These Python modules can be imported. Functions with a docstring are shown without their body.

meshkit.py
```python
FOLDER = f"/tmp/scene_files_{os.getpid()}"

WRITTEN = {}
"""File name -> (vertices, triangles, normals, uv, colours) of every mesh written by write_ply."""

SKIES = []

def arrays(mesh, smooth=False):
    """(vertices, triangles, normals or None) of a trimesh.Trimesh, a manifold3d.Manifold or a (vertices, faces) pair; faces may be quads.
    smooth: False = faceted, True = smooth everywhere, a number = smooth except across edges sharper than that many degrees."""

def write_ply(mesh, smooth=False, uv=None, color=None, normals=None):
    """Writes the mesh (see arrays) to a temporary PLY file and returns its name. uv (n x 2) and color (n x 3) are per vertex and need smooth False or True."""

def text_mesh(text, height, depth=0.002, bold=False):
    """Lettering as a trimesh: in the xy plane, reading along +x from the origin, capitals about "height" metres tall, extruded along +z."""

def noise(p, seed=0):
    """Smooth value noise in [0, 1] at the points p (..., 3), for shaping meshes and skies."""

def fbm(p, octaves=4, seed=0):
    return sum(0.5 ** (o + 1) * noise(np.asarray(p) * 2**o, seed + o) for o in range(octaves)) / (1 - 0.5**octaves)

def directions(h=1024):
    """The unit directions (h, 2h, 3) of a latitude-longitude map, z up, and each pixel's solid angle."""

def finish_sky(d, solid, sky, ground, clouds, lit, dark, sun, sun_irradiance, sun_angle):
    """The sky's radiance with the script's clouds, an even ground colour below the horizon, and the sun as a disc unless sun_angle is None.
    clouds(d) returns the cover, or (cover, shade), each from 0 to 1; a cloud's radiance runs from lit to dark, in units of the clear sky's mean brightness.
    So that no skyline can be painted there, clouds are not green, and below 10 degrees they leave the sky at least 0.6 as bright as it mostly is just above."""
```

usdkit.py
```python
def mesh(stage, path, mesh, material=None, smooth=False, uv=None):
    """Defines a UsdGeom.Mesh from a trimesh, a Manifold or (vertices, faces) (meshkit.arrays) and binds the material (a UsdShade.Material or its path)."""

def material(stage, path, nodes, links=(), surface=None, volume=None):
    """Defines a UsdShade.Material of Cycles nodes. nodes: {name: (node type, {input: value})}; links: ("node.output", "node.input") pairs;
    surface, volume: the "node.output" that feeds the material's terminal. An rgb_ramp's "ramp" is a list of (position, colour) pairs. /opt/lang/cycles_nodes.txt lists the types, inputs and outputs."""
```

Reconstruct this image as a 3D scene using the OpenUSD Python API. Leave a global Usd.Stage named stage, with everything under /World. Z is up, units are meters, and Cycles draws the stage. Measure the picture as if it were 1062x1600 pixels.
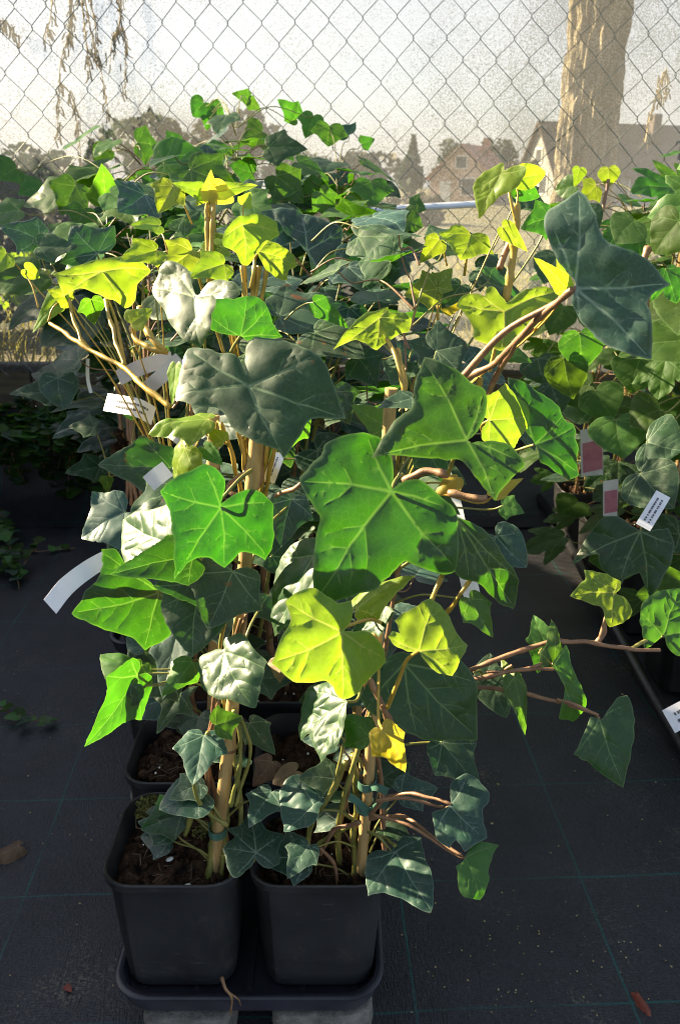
import math, numpy as np, trimesh, usdkit, meshkit
from pxr import Usd, UsdGeom, UsdLux, UsdShade, Gf, Sdf, Vt
from scipy.spatial import Delaunay, cKDTree
import shapely
from shapely.geometry import Polygon, Point

stage = Usd.Stage.CreateInMemory()
UsdGeom.SetStageUpAxis(stage, 'Z')
UsdGeom.SetStageMetersPerUnit(stage, 1.0)
UsdGeom.Xform.Define(stage, '/World')
UsdGeom.Scope.Define(stage, '/World/Looks')

# ---------------------------------------------------------------- camera, sky, sun, exposure
FPX, CX, CY = 1331.0, 531.0, 800.0          # focal length in pixels of the 1062 x 1600 photograph
PITCH, CAM = math.radians(21.15), np.array([0, 0, 0.88])
cam = UsdGeom.Camera.Define(stage, '/World/camera')
cam.CreateHorizontalApertureAttr(24.0)
cam.CreateVerticalApertureAttr(24.0 * 1600 / 1062)
cam.CreateFocalLengthAttr(24.0 * FPX / 1062)
cam.CreateFStopAttr(24.0 * FPX / 1062 / 2.0)   # a 2 mm lens opening
cam.CreateFocusDistanceAttr(0.80)
cam.CreateClippingRangeAttr(Gf.Vec2f(0.02, 5000))
cam.CreateExposureAttr(2.6)
cam.AddTranslateOp().Set(Gf.Vec3d(*CAM))
cam.AddRotateXOp().Set(90 - math.degrees(PITCH))

SUN_AZ, SUN_EL = math.radians(-66), math.radians(26)
SUN = np.array([math.sin(SUN_AZ) * math.cos(SUN_EL), math.cos(SUN_AZ) * math.cos(SUN_EL), math.sin(SUN_EL)])
sky_mat = usdkit.material(stage, '/World/Looks/sky', {
    's': ('sky_texture', {'sky_type': 'single_scattering', 'sun_disc': False, 'sun_elevation': SUN_EL, 'sun_rotation': SUN_AZ % (2 * math.pi),
                          'aerosol_density': 1.5, 'altitude': 100.0}),
    'g': ('geometry', {}), 'z': ('separate_xyz', {}), 'az': ('math', {'math_type': 'absolute'}),
    'h': ('map_range', {'range_type': 'smoothstep', 'from_min': .05, 'from_max': .55, 'to_min': .85, 'to_max': .26}),
    'sc': ('mapping', {'scale': (2.2, 2.2, 7)}), 'n': ('noise_texture', {'scale': 1.0, 'detail': 5, 'roughness': .55}), 'nr': ('map_range', {'from_min': .3, 'from_max': .7, 'to_min': .75, 'to_max': 1.1}),
    'f': ('math', {'math_type': 'multiply', 'use_clamp': True}), 'm': ('mix', {}),     # thin bright cloud low over the horizon
    'dt': ('vector_math', {'math_type': 'dot_product', 'vector2': tuple(-SUN)}), 'dh': ('map_range', {'from_min': -1, 'from_max': 1, 'to_min': 0, 'to_max': 1}), 'dp': ('math', {'math_type': 'power', 'value2': 1.5}),
    'da': ('math', {'math_type': 'multiply_add', 'value2': .65, 'value3': .36}), 'cm': ('mix', {'mix_type': 'multiply', 'fac': 1.0, 'color1': (4.8, 4.58, 4.32)}), 'cc': ('combine_color', {'color_type': 'rgb'}),
    'b': ('background_shader', {'strength': 0.05})},
    [('g.normal', 'z.vector'), ('z.z', 'az.value1'), ('az.value', 'h.value'), ('g.normal', 'sc.vector'), ('sc.vector', 'n.vector'), ('n.fac', 'nr.value'),
     ('h.result', 'f.value1'), ('nr.result', 'f.value2'), ('f.value', 'm.fac'), ('s.color', 'm.color1'),
     ('g.normal', 'dt.vector1'), ('dt.value', 'dh.value'), ('dh.result', 'dp.value1'), ('dp.value', 'da.value1'), ('da.value', 'cc.r'), ('da.value', 'cc.g'), ('da.value', 'cc.b'), ('cc.color', 'cm.color2'), ('cm.color', 'm.color2'), ('m.color', 'b.color')], surface='b.background')
dome = UsdLux.DomeLight.Define(stage, '/World/sky')
UsdShade.MaterialBindingAPI.Apply(dome.GetPrim()).Bind(sky_mat)
dome.GetPrim().SetCustomDataByKey('kind', 'structure')
sun = UsdLux.DistantLight.Define(stage, '/World/sun')
sun.CreateIntensityAttr(1.25)
sun.CreateNormalizeAttr(True)
sun.CreateAngleAttr(0.53)
sun.CreateColorAttr(Gf.Vec3f(1.0, 0.84, 0.56))
zax = Gf.Vec3d(*map(float, SUN))
sun.AddOrientOp().Set(Gf.Quatf(Gf.Rotation(Gf.Vec3d(0, 0, 1), zax).GetQuat()))

# ---------------------------------------------------------------- helpers
RIGHT, UP, FWD = np.array([1., 0, 0]), np.array([0, math.sin(PITCH), math.cos(PITCH)]), np.array([0, math.cos(PITCH), -math.sin(PITCH)])
def ray(px, py):
    return FWD + RIGHT * (px - CX) / FPX + UP * (CY - py) / FPX
def P(px, py, d):
    "the place that lies d metres deep along a sight line of the photograph"
    return CAM + d * ray(px, py)
def at_y(px, py, y):
    r = ray(px, py)
    return CAM + r * (y / r[1])
def on_z(px, py, z):
    r = ray(px, py)
    return CAM + r * ((z - CAM[2]) / r[2])

used = {}
def numbered(parent, name):
    k = (parent, name)
    n = used.get(k, -1) + 1
    used[k] = n
    return f'{parent}/{name}' if n == 0 else f'{parent}/{name}_{n:03d}'
def tag(prim, label=None, cat=None, group=None, kind=None):
    for k, v in (('label', label), ('category', cat), ('group', group), ('kind', kind)):
        if v: prim.SetCustomDataByKey(k, v)
    return prim
GROUPS = {'potted_ivy': 'ivy pots standing in trays', 'potted_climber': 'climbers in pots along the right edge', 'far_tree': 'trees beyond the fence', 'bush': 'bushes beyond the net', 'shrub': 'shrubs just behind the net',
          'weeds': 'sunlit weeds behind the fence', 'house': 'houses beyond the fence', 'creeping_plant': 'creeping plants at the left', 'dry_vine': 'dry vines in the fence', 'plant_tray': 'black plant trays', 'stone_block': 'stones under the trays', 'fallen_leaf': 'dead leaves on the mat'}
def thing(name, label, cat, loc=(0, 0, 0), group=None):
    path = numbered('/World', name)
    x = UsdGeom.Xform.Define(stage, path)
    x.AddTranslateOp().Set(Gf.Vec3d(*map(float, loc)))
    tag(x.GetPrim(), label, cat, group or GROUPS.get(name))
    return path, np.array(loc, float)
def part(parent, name, mesh, mat, smooth=False, vein=None, label=None, kind=None):
    """parent: (path, origin) of a thing or of a part; the mesh is given in world coordinates."""
    path, o = parent
    v, f = (mesh.vertices, mesh.faces) if isinstance(mesh, trimesh.Trimesh) else mesh
    p = numbered(path, name)
    m = usdkit.mesh(stage, p, (np.asarray(v, float) - o, f), M[mat], smooth)
    if vein is not None:
        UsdGeom.PrimvarsAPI(m).CreatePrimvar('vein', Sdf.ValueTypeNames.FloatArray, 'vertex').Set(Vt.FloatArray.FromNumpy(np.asarray(vein, np.float32)))
    tag(m.GetPrim(), label, kind=kind)
    return p, o
def single(name, mesh, mat, label=None, cat=None, group=None, kind=None, smooth=False, loc=(0, 0, 0)):
    v, f = (mesh.vertices, mesh.faces) if isinstance(mesh, trimesh.Trimesh) else mesh
    p = numbered('/World', name)
    loc = np.array(loc, float)
    m = usdkit.mesh(stage, p, (np.asarray(v, float) - loc, f), M[mat], smooth)
    UsdGeom.Xformable(m).AddTranslateOp().Set(Gf.Vec3d(*loc))
    tag(m.GetPrim(), label, cat, group or GROUPS.get(name), kind)
    return p, loc

def spline(pts, n=8):
    p = np.asarray(pts, float)
    if len(p) == 2: return np.linspace(p[0], p[1], n)
    q = np.vstack([2 * p[0] - p[1], p, 2 * p[-1] - p[-2]])
    out = []
    for i in range(1, len(q) - 2):
        t = np.linspace(0, 1, n, endpoint=False)[:, None]
        a, b, c, d = q[i - 1], q[i], q[i + 1], q[i + 2]
        out.append(.5 * (2 * b + (c - a) * t + (2 * a - 5 * b + 4 * c - d) * t**2 + (3 * b - a - 3 * c + d) * t**3))
    return np.vstack(out + [p[-1:]])
def tube(pts, r, sides=6, cap=True):
    p = np.asarray(pts, float)
    r = np.broadcast_to(np.asarray(r, float), (len(p),)) if np.ndim(r) == 0 else np.interp(np.linspace(0, 1, len(p)), np.linspace(0, 1, len(r)), r)
    t = np.gradient(p, axis=0)
    t /= np.linalg.norm(t, axis=1, keepdims=True) + 1e-12
    a = np.zeros_like(p)
    ref = np.array([1., 0, 0]) if abs(t[0][0]) < .8 else np.array([0, 0, 1.])
    a[0] = np.cross(t[0], ref); a[0] /= np.linalg.norm(a[0])
    for i in range(1, len(p)):
        x = a[i - 1] - t[i] * (a[i - 1] @ t[i])
        a[i] = x / (np.linalg.norm(x) + 1e-12)
    b = np.cross(t, a)
    ang = np.arange(sides) * 2 * np.pi / sides
    v = (p[:, None] + r[:, None, None] * (np.cos(ang)[None, :, None] * a[:, None] + np.sin(ang)[None, :, None] * b[:, None])).reshape(-1, 3)
    i, j = np.meshgrid(np.arange(len(p) - 1), np.arange(sides), indexing='ij')
    A, B = i * sides + j, i * sides + (j + 1) % sides
    q = np.stack([A, B, B + sides, A + sides], -1).reshape(-1, 4)
    f = np.vstack([q[:, [0, 1, 2]], q[:, [0, 2, 3]]])
    if cap:
        n = len(v)
        v = np.vstack([v, p[0], p[-1]])
        k = np.arange(sides)
        e = (len(p) - 1) * sides
        f = np.vstack([f, np.stack([(k + 1) % sides, k, np.full(sides, n)], 1), np.stack([e + k, e + (k + 1) % sides, np.full(sides, n + 1)], 1)])
    return v, f
def join(ms):
    vs, fs, n = [], [], 0
    for v, f in ms:
        vs.append(np.asarray(v)); fs.append(np.asarray(f) + n); n += len(v)
    return np.vstack(vs), np.vstack(fs)
def box(lo, hi, rot=0, about=None):
    m = trimesh.creation.box(bounds=[lo, hi])
    if rot: m.apply_transform(trimesh.transformations.rotation_matrix(rot, [0, 0, 1], about if about is not None else m.centroid))
    return np.array(m.vertices), np.array(m.faces)
def ring_sq(hx, hy, r, n=6):
    out = []
    for k, (sx, sy) in enumerate(((1, 1), (-1, 1), (-1, -1), (1, -1))):
        for t in np.linspace(0, math.pi / 2, n):
            a = k * math.pi / 2 + t
            out.append((sx * (hx - r) + r * math.cos(a), sy * (hy - r) + r * math.sin(a)))
    return np.array(out)
def loft(rings, close_first=True, close_last=True):
    "rings: list of (xy array, z)"
    n = len(rings[0][0])
    v = np.vstack([np.column_stack([xy, np.full(n, z)]) for xy, z in rings])
    i, j = np.meshgrid(np.arange(len(rings) - 1), np.arange(n), indexing='ij')
    A, B = i * n + j, i * n + (j + 1) % n
    q = np.stack([A, B, B + n, A + n], -1).reshape(-1, 4)
    f = [q[:, [0, 1, 2]], q[:, [0, 2, 3]]]
    k = np.arange(n)
    for close, base, flip in ((close_first, 0, True), (close_last, (len(rings) - 1) * n, False)):
        if close:
            c = v[base:base + n].mean(0)
            v = np.vstack([v, c])
            t = np.stack([base + k, base + (k + 1) % n, np.full(n, len(v) - 1)], 1)
            f.append(t[:, ::-1] if flip else t)
    return v, np.vstack(f)
def grid(xs, ys, zf):
    X, Y = np.meshgrid(xs, ys)
    v = np.column_stack([X.ravel(), Y.ravel(), np.broadcast_to(zf(X, Y), X.shape).ravel()])
    nx, ny = len(xs), len(ys)
    i, j = np.meshgrid(np.arange(ny - 1), np.arange(nx - 1), indexing='ij')
    A = (i * nx + j).ravel()
    return v, np.vstack([np.stack([A, A + 1, A + nx + 1], 1), np.stack([A, A + nx + 1, A + nx], 1)])

# ---------------------------------------------------------------- materials
M = {}
def mat(name, nodes, links, surface):
    M[name] = usdkit.material(stage, '/World/Looks/' + name, nodes, links, surface=surface)
def noisy(name, c1, c2, scale=20, rough=.6, bump=0, bscale=None, detail=4, spec=None, ramp=(.35, .65), dist=.002, stretch=None, metal=0, coords='position'):
    n = {'g': ('geometry', {}), 'n': ('noise_texture', {'scale': scale, 'detail': detail, 'roughness': .6}),
         'r': ('rgb_ramp', {'ramp': [(ramp[0], c1), (ramp[1], c2)]}), 'p': ('principled_bsdf', {'roughness': rough, 'metallic': metal})}
    l = [('n.fac', 'r.fac'), ('r.color', 'p.base_color')]
    if stretch:
        n['m'] = ('mapping', {'scale': stretch})
        l += [('g.position', 'm.vector'), ('m.vector', 'n.vector')]
    else:
        l += [('g.position', 'n.vector')]
    if spec is not None: n['p'][1]['specular_ior_level'] = spec
    if bump:
        n['n2'] = ('noise_texture', {'scale': bscale or scale * 4, 'detail': 5, 'roughness': .65})
        n['b'] = ('bump', {'strength': bump, 'distance': dist})
        l += [('m.vector' if stretch else 'g.position', 'n2.vector'), ('n2.fac', 'b.height'), ('b.normal', 'p.normal')]
    mat(name, n, l, 'p.BSDF')

def leaf_mat(name, c1, c2, vein, trans, tvein, rough=.38, fac=.42, spec=.6, spots=None, edge=0.0):
    n = {'g': ('geometry', {}), 'o': ('object_info', {}), 'a': ('attribute', {'attribute': 'vein'}),
         'n': ('noise_texture', {'scale': 45, 'detail': 4, 'roughness': .6}),
         'r': ('rgb_ramp', {'ramp': [(.3, c1), (.7, c2)]}),
         'hv': ('map_range', {'from_min': 0, 'from_max': 1, 'to_min': .72, 'to_max': 1.3}),
         'hh': ('map_range', {'from_min': 0, 'from_max': 1, 'to_min': .485, 'to_max': .515}),
         'h': ('hsv', {'saturation': 1.0}), 'h2': ('hsv', {'saturation': 1.0}),
         'mx': ('mix', {'color2': vein}), 'vo': ('voronoi_texture', {'feature': 'distance_to_edge', 'scale': 150.0}), 'vr': ('map_range', {'from_min': .0, 'from_max': .09, 'to_min': .11, 'to_max': 0, 'clamp': True}), 'vm': ('math', {'math_type': 'maximum'}), 'tm': ('mix', {'color2': tvein}), 'tr': ('rgb_ramp', {'ramp': [(.32, tuple(c * .62 for c in trans)), (.68, tuple(c * 1.12 for c in trans))]}), 'tn': ('noise_texture', {'scale': 26, 'detail': 4, 'roughness': .6}),
         'nb': ('noise_texture', {'scale': 160, 'detail': 3, 'roughness': .6}), 'b': ('bump', {'strength': .22, 'distance': .0008}),
         'nr': ('noise_texture', {'scale': 30, 'detail': 3}), 'rr': ('map_range', {'from_min': .3, 'from_max': .7, 'to_min': rough - .08, 'to_max': rough + .14}),
         'p': ('principled_bsdf', {'roughness': rough, 'specular_ior_level': spec}), 't': ('translucent_bsdf', {}), 'm': ('mix_closure', {'fac': fac})}
    l = [('g.position', 'n.vector'), ('n.fac', 'r.fac'), ('o.random', 'hv.value'), ('o.random', 'hh.value'), ('r.color', 'h.color'), ('hv.result', 'h.value'), ('hh.result', 'h.hue'),
         ('h.color', 'mx.color1'), ('g.position', 'vo.vector'), ('vo.distance', 'vr.value'), ('vr.result', 'vm.value1'), ('a.fac', 'vm.value2'), ('vm.value', 'mx.fac'), ('vm.value', 'tm.fac'), ('g.position', 'tn.vector'), ('tn.fac', 'tr.fac'), ('tr.color', 'tm.color1'), ('tm.color', 'h2.color'), ('hh.result', 'h2.hue'), ('h2.color', 't.color'),
         ('g.position', 'nb.vector'), ('nb.fac', 'b.height'), ('b.normal', 'p.normal'), ('g.position', 'nr.vector'), ('nr.fac', 'rr.value'), ('rr.result', 'p.roughness'),
         ('p.BSDF', 'm.closure1'), ('t.BSDF', 'm.closure2')]
    src = 'mx.color'
    if spots:
        n['sn'] = ('noise_texture', {'scale': 38, 'detail': 3, 'roughness': .55})
        n['sr'] = ('rgb_ramp', {'ramp': [(.66, (0, 0, 0)), (.72, (1, 1, 1))]})
        n['sm'] = ('mix', {'color2': spots})
        l += [('o.location', 'sn.vector')] if False else [('g.position', 'sn.vector')]
        l += [('sn.fac', 'sr.fac'), ('sr.color', 'sm.fac'), ('mx.color', 'sm.color1')]
        src = 'sm.color'
    l.append((src, 'p.base_color'))
    mat(name, n, l, 'm.closure')

leaf_mat('leaf_dark', (.012, .038, .018), (.022, .060, .026), (.15, .22, .13), (.06, .24, .012), (.18, .38, .05), rough=.46, fac=.32, spots=(.14, .05, .015))
leaf_mat('leaf_blue', (.011, .041, .028), (.021, .066, .044), (.17, .25, .19), (.04, .17, .02), (.12, .28, .06), rough=.42, fac=.22)
leaf_mat('leaf_mature', (.022, .062, .026), (.040, .090, .036), (.17, .26, .11), (.036, .175, .003), (.12, .30, .02), rough=.45, fac=.44, spots=(.03, .07, .02))
leaf_mat('leaf_mid', (.045, .13, .022), (.080, .19, .034), (.17, .27, .08), (.085, .28, .006), (.20, .42, .035), rough=.42, fac=.48)
leaf_mat('leaf_young', (.11, .23, .018), (.19, .31, .028), (.36, .44, .12), (.35, .52, .012), (.55, .62, .09), rough=.40, fac=.50)
leaf_mat('leaf_yellow', (.36, .30, .02), (.44, .36, .03), (.45, .40, .10), (.78, .66, .03), (.78, .66, .10), rough=.45, fac=.50)
leaf_mat('leaf_vine', (.026, .064, .010), (.048, .100, .015), (.09, .16, .05), (.14, .31, .008), (.26, .46, .04), rough=.55, fac=.48, spec=.35)
leaf_mat('leaf_dry', (.10, .055, .03), (.20, .13, .07), (.24, .16, .10), (.16, .07, .02), (.2, .1, .03), rough=.7, fac=.2)
leaf_mat('leaf_red', (.20, .04, .02), (.30, .07, .03), (.3, .1, .05), (.3, .05, .02), (.3, .1, .03), rough=.6, fac=.2)
leaf_mat('leaf_far', (.017, .038, .016), (.034, .058, .024), (.05, .08, .03), (.035, .065, .016), (.04, .07, .02), rough=.7, fac=.25)
leaf_mat('leaf_far_brown', (.045, .042, .022), (.075, .064, .034), (.06, .08, .03), (.05, .05, .02), (.05, .06, .02), rough=.7, fac=.2)
leaf_mat('grass_lit', (.20, .18, .05), (.33, .28, .09), (.3, .3, .1), (.42, .38, .07), (.4, .4, .1), rough=.6, fac=.45)

noisy('stem_green', (.12, .13, .025), (.22, .20, .05), 60, .45, .2)
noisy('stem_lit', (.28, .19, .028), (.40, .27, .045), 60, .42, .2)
noisy('stem_brown', (.15, .075, .04), (.25, .14, .07), 60, .5, .3)
noisy('cane', (.34, .22, .085), (.48, .33, .14), 25, .42, .35, 120, stretch=(6, 6, 1))
noisy('cane_node', (.16, .08, .04), (.28, .16, .07), 60, .5)
mat('pot_plastic', {'g': ('geometry', {}), 'n': ('noise_texture', {'scale': 14, 'detail': 4}), 'r': ('rgb_ramp', {'ramp': [(.3, (.009, .009, .0095)), (.75, (.017, .0168, .0172))]}),
    'd': ('noise_texture', {'scale': 34, 'detail': 8, 'roughness': .72}), 'dr': ('rgb_ramp', {'ramp': [(.56, (0, 0, 0)), (.74, (.28, .28, .28))]}), 'm': ('mix', {'color2': (.085, .070, .055)}),
    'sc': ('mapping', {'scale': (30, 30, 260)}), 'sn': ('noise_texture', {'scale': 1.0, 'detail': 3}), 'sr': ('rgb_ramp', {'ramp': [(.66, (0, 0, 0)), (.72, (.35, .35, .35))]}), 'm2': ('mix', {'color2': (.06, .06, .062)}),
    'rr': ('map_range', {'from_min': .3, 'from_max': .7, 'to_min': .36, 'to_max': .62}), 'b': ('bump', {'strength': .3, 'distance': .0006}), 'p': ('principled_bsdf', {'roughness': .45})},
    [('g.position', 'n.vector'), ('n.fac', 'r.fac'), ('g.position', 'd.vector'), ('d.fac', 'dr.fac'), ('dr.color', 'm.fac'), ('r.color', 'm.color1'), ('g.position', 'sc.vector'), ('sc.vector', 'sn.vector'), ('sn.fac', 'sr.fac'),
     ('sr.color', 'm2.fac'), ('m.color', 'm2.color1'), ('m2.color', 'p.base_color'), ('n.fac', 'rr.value'), ('rr.result', 'p.roughness'), ('d.fac', 'b.height'), ('b.normal', 'p.normal')], 'p.BSDF')
noisy('tray_plastic', (.013, .013, .018), (.022, .022, .030), 24, .36, .2, 80, dist=.0006)
noisy('soil', (.010, .006, .004), (.085, .046, .026), 70, .95, 1.0, 160, detail=8, ramp=(.36, .68), spec=.15, dist=.006)
noisy('moss', (.06, .075, .012), (.17, .16, .035), 120, .95, 1.0, 300, dist=.004)
noisy('perlite', (.62, .60, .56), (.75, .74, .70), 300, .9)
noisy('stone', (.10, .095, .08), (.23, .21, .18), 60, .9, .8, 220, dist=.004)
noisy('paper', (.66, .67, .72), (.78, .78, .80), 20, .5)
noisy('paper_grey', (.42, .40, .38), (.50, .48, .45), 30, .5)
noisy('print_ink', (.07, .07, .09), (.10, .10, .12), 30, .6)
noisy('pink_print', (.26, .06, .10), (.36, .12, .14), 45, .45)
noisy('tie_tape', (.05, .12, .09), (.08, .17, .12), 40, .4)
noisy('hose', (.006, .006, .007), (.012, .012, .014), 30, .4, .2)
noisy('wire', (.05, .072, .064), (.115, .135, .12), 90, .5, .3)
noisy('pipe', (.55, .60, .68), (.68, .72, .78), 14, .35)
noisy('board', (.050, .042, .026), (.13, .105, .060), 5, .85, .6, 40, stretch=(1, 1, 14), dist=.004)
noisy('bark', (.040, .036, .024), (.36, .30, .19), 16, .95, 1.0, 60, stretch=(1, 1, .35), detail=8, ramp=(.3, .62), dist=.02)
noisy('fibre', (.06, .04, .02), (.14, .10, .055), 60, .9)
noisy('dry_stem', (.26, .20, .09), (.44, .35, .16), 60, .8)
noisy('roof_tile', (.25, .105, .06), (.36, .16, .09), 1.2, .8, .5, 6, dist=.05)
noisy('roof_dark', (.055, .038, .028), (.09, .062, .045), 1.0, .85, .5, 6, dist=.05)
noisy('wall_pale', (.40, .29, .21), (.52, .38, .28), .8, .85)
noisy('wall_grey', (.22, .23, .21), (.30, .31, .28), .8, .85)
noisy('window_glass', (.03, .035, .04), (.05, .055, .06), 1, .15)
noisy('trim', (.55, .52, .46), (.66, .62, .55), 1, .7)
noisy('far_trunk', (.07, .05, .035), (.12, .09, .06), 3, .9)

# woven weed mat: black tape weave with a teal marker grid
mat('weed_mat', {
    'g': ('geometry', {}), 'mp': ('mapping', {'rotation': (0, 0, -math.radians(2.5))}), 's': ('separate_xyz', {}),
    'ax': ('math', {'math_type': 'subtract', 'value2': .325 + .04}), 'px': ('math', {'math_type': 'pingpong', 'value2': .124}),
    'ay': ('math', {'math_type': 'subtract', 'value2': .884}), 'py': ('math', {'math_type': 'pingpong', 'value2': .0955}),
    'mn': ('math', {'math_type': 'minimum'}), 'ln': ('map_range', {'from_min': .0008, 'from_max': .0020, 'to_min': 1, 'to_max': 0, 'clamp': True}),
    'fn': ('noise_texture', {'scale': 7, 'detail': 3}), 'fr': ('map_range', {'from_min': .38, 'from_max': .62, 'to_min': .18, 'to_max': .95, 'clamp': True}),
    'lf': ('math', {'math_type': 'multiply'}),
    'n1': ('noise_texture', {'scale': 6, 'detail': 6, 'roughness': .65}), 'r1': ('rgb_ramp', {'ramp': [(.3, (.016, .016, .019)), (.7, (.036, .035, .042))]}),
    'sx': ('mapping', {'scale': (160, 500, 1)}), 'w1': ('noise_texture', {'scale': 1, 'detail': 1}), 'sy': ('mapping', {'scale': (500, 90, 1)}), 'w2': ('noise_texture', {'scale': 1, 'detail': 1}),
    'dn': ('noise_texture', {'scale': 230, 'detail': 4, 'roughness': .7}), 'dm': ('noise_texture', {'scale': 5, 'detail': 3}),
    'da': ('math', {'math_type': 'multiply'}), 'dr': ('rgb_ramp', {'ramp': [(.33, (0, 0, 0)), (.42, (.9, .9, .9))]}),
    'ad': ('math', {'math_type': 'add'}), 'b': ('bump', {'strength': .9, 'distance': .0012}), 'wv': ('rgb_ramp', {'ramp': [(.36, (.62, .62, .62)), (.64, (1.3, 1.3, 1.3))]}), 'hf': ('math', {'math_type': 'multiply', 'value2': .5}), 'mw': ('mix', {'mix_type': 'multiply', 'fac': 1.0}),
    'm1': ('mix', {'color2': (.010, .085, .078)}), 'm2': ('mix', {'color2': (.13, .11, .085)}),
    'p': ('principled_bsdf', {'roughness': .5, 'specular_ior_level': .4})},
    [('g.position', 'mp.vector'), ('mp.vector', 's.vector'), ('s.x', 'ax.value1'), ('ax.value', 'px.value1'), ('s.y', 'ay.value1'), ('ay.value', 'py.value1'),
     ('px.value', 'mn.value1'), ('py.value', 'mn.value2'), ('mn.value', 'ln.value'), ('g.position', 'fn.vector'), ('fn.fac', 'fr.value'), ('ln.result', 'lf.value1'), ('fr.result', 'lf.value2'),
     ('g.position', 'n1.vector'), ('n1.fac', 'r1.fac'), ('r1.color', 'mw.color1'), ('ad.value', 'hf.value1'), ('hf.value', 'wv.fac'), ('wv.color', 'mw.color2'), ('mw.color', 'm1.color1'), ('lf.value', 'm1.fac'),
     ('g.position', 'dn.vector'), ('g.position', 'dm.vector'), ('dn.fac', 'da.value1'), ('dm.fac', 'da.value2'), ('da.value', 'dr.fac'), ('dr.color', 'm2.fac'), ('m1.color', 'm2.color1'),
     ('m2.color', 'p.base_color'), ('mp.vector', 'sx.vector'), ('sx.vector', 'w1.vector'), ('mp.vector', 'sy.vector'), ('sy.vector', 'w2.vector'),
     ('w1.fac', 'ad.value1'), ('w2.fac', 'ad.value2'), ('ad.value', 'b.height'), ('b.normal', 'p.normal')], 'p.BSDF')
noisy('field_soil', (.055, .060, .025), (.19, .165, .085), 3.5, .95, .6, 40, detail=9, dist=.03)
# shade net: fine pale weave, half open, with algae specks
mat('net', {
    'g': ('geometry', {}), 'n': ('noise_texture', {'scale': 290, 'detail': 3, 'roughness': .7}), 'big': ('noise_texture', {'scale': 3.2, 'detail': 3}),
    'mu': ('math', {'math_type': 'multiply_add', 'value2': .55}), 'r': ('rgb_ramp', {'ramp': [(.74, (.97, .97, .98)), (.90, (.50, .49, .47))]}),
    'rc': ('rgb_ramp', {'ramp': [(.76, (.38, .395, .42)), (.90, (.30, .29, .26))]}),
    'sw': ('mapping', {'scale': (60, 1, 700)}), 'w': ('noise_texture', {'scale': 1, 'detail': 2}), 'wr': ('rgb_ramp', {'ramp': [(.3, (.88, .88, .88)), (.7, (1, 1, 1))]}),
    'mw': ('mix', {'mix_type': 'multiply', 'fac': 1.0}),
    'tr': ('transparent_bsdf', {}), 'd': ('diffuse_bsdf', {}), 't': ('translucent_bsdf', {}), 'mf': ('mix_closure', {'fac': .6}), 'm': ('mix_closure', {'fac': .24})},
    [('g.position', 'n.vector'), ('g.position', 'big.vector'), ('big.fac', 'mu.value1'), ('n.fac', 'mu.value3'), ('mu.value', 'r.fac'), ('mu.value', 'rc.fac'),
     ('g.position', 'sw.vector'), ('sw.vector', 'w.vector'), ('w.fac', 'wr.fac'), ('r.color', 'mw.color1'), ('wr.color', 'mw.color2'),
     ('mw.color', 'tr.color'), ('rc.color', 'd.color'), ('rc.color', 't.color'), ('d.BSDF', 'mf.closure1'), ('t.BSDF', 'mf.closure2'), ('tr.BSDF', 'm.closure1'), ('mf.closure', 'm.closure2')], 'm.closure')

rng = np.random.default_rng(7)
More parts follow.
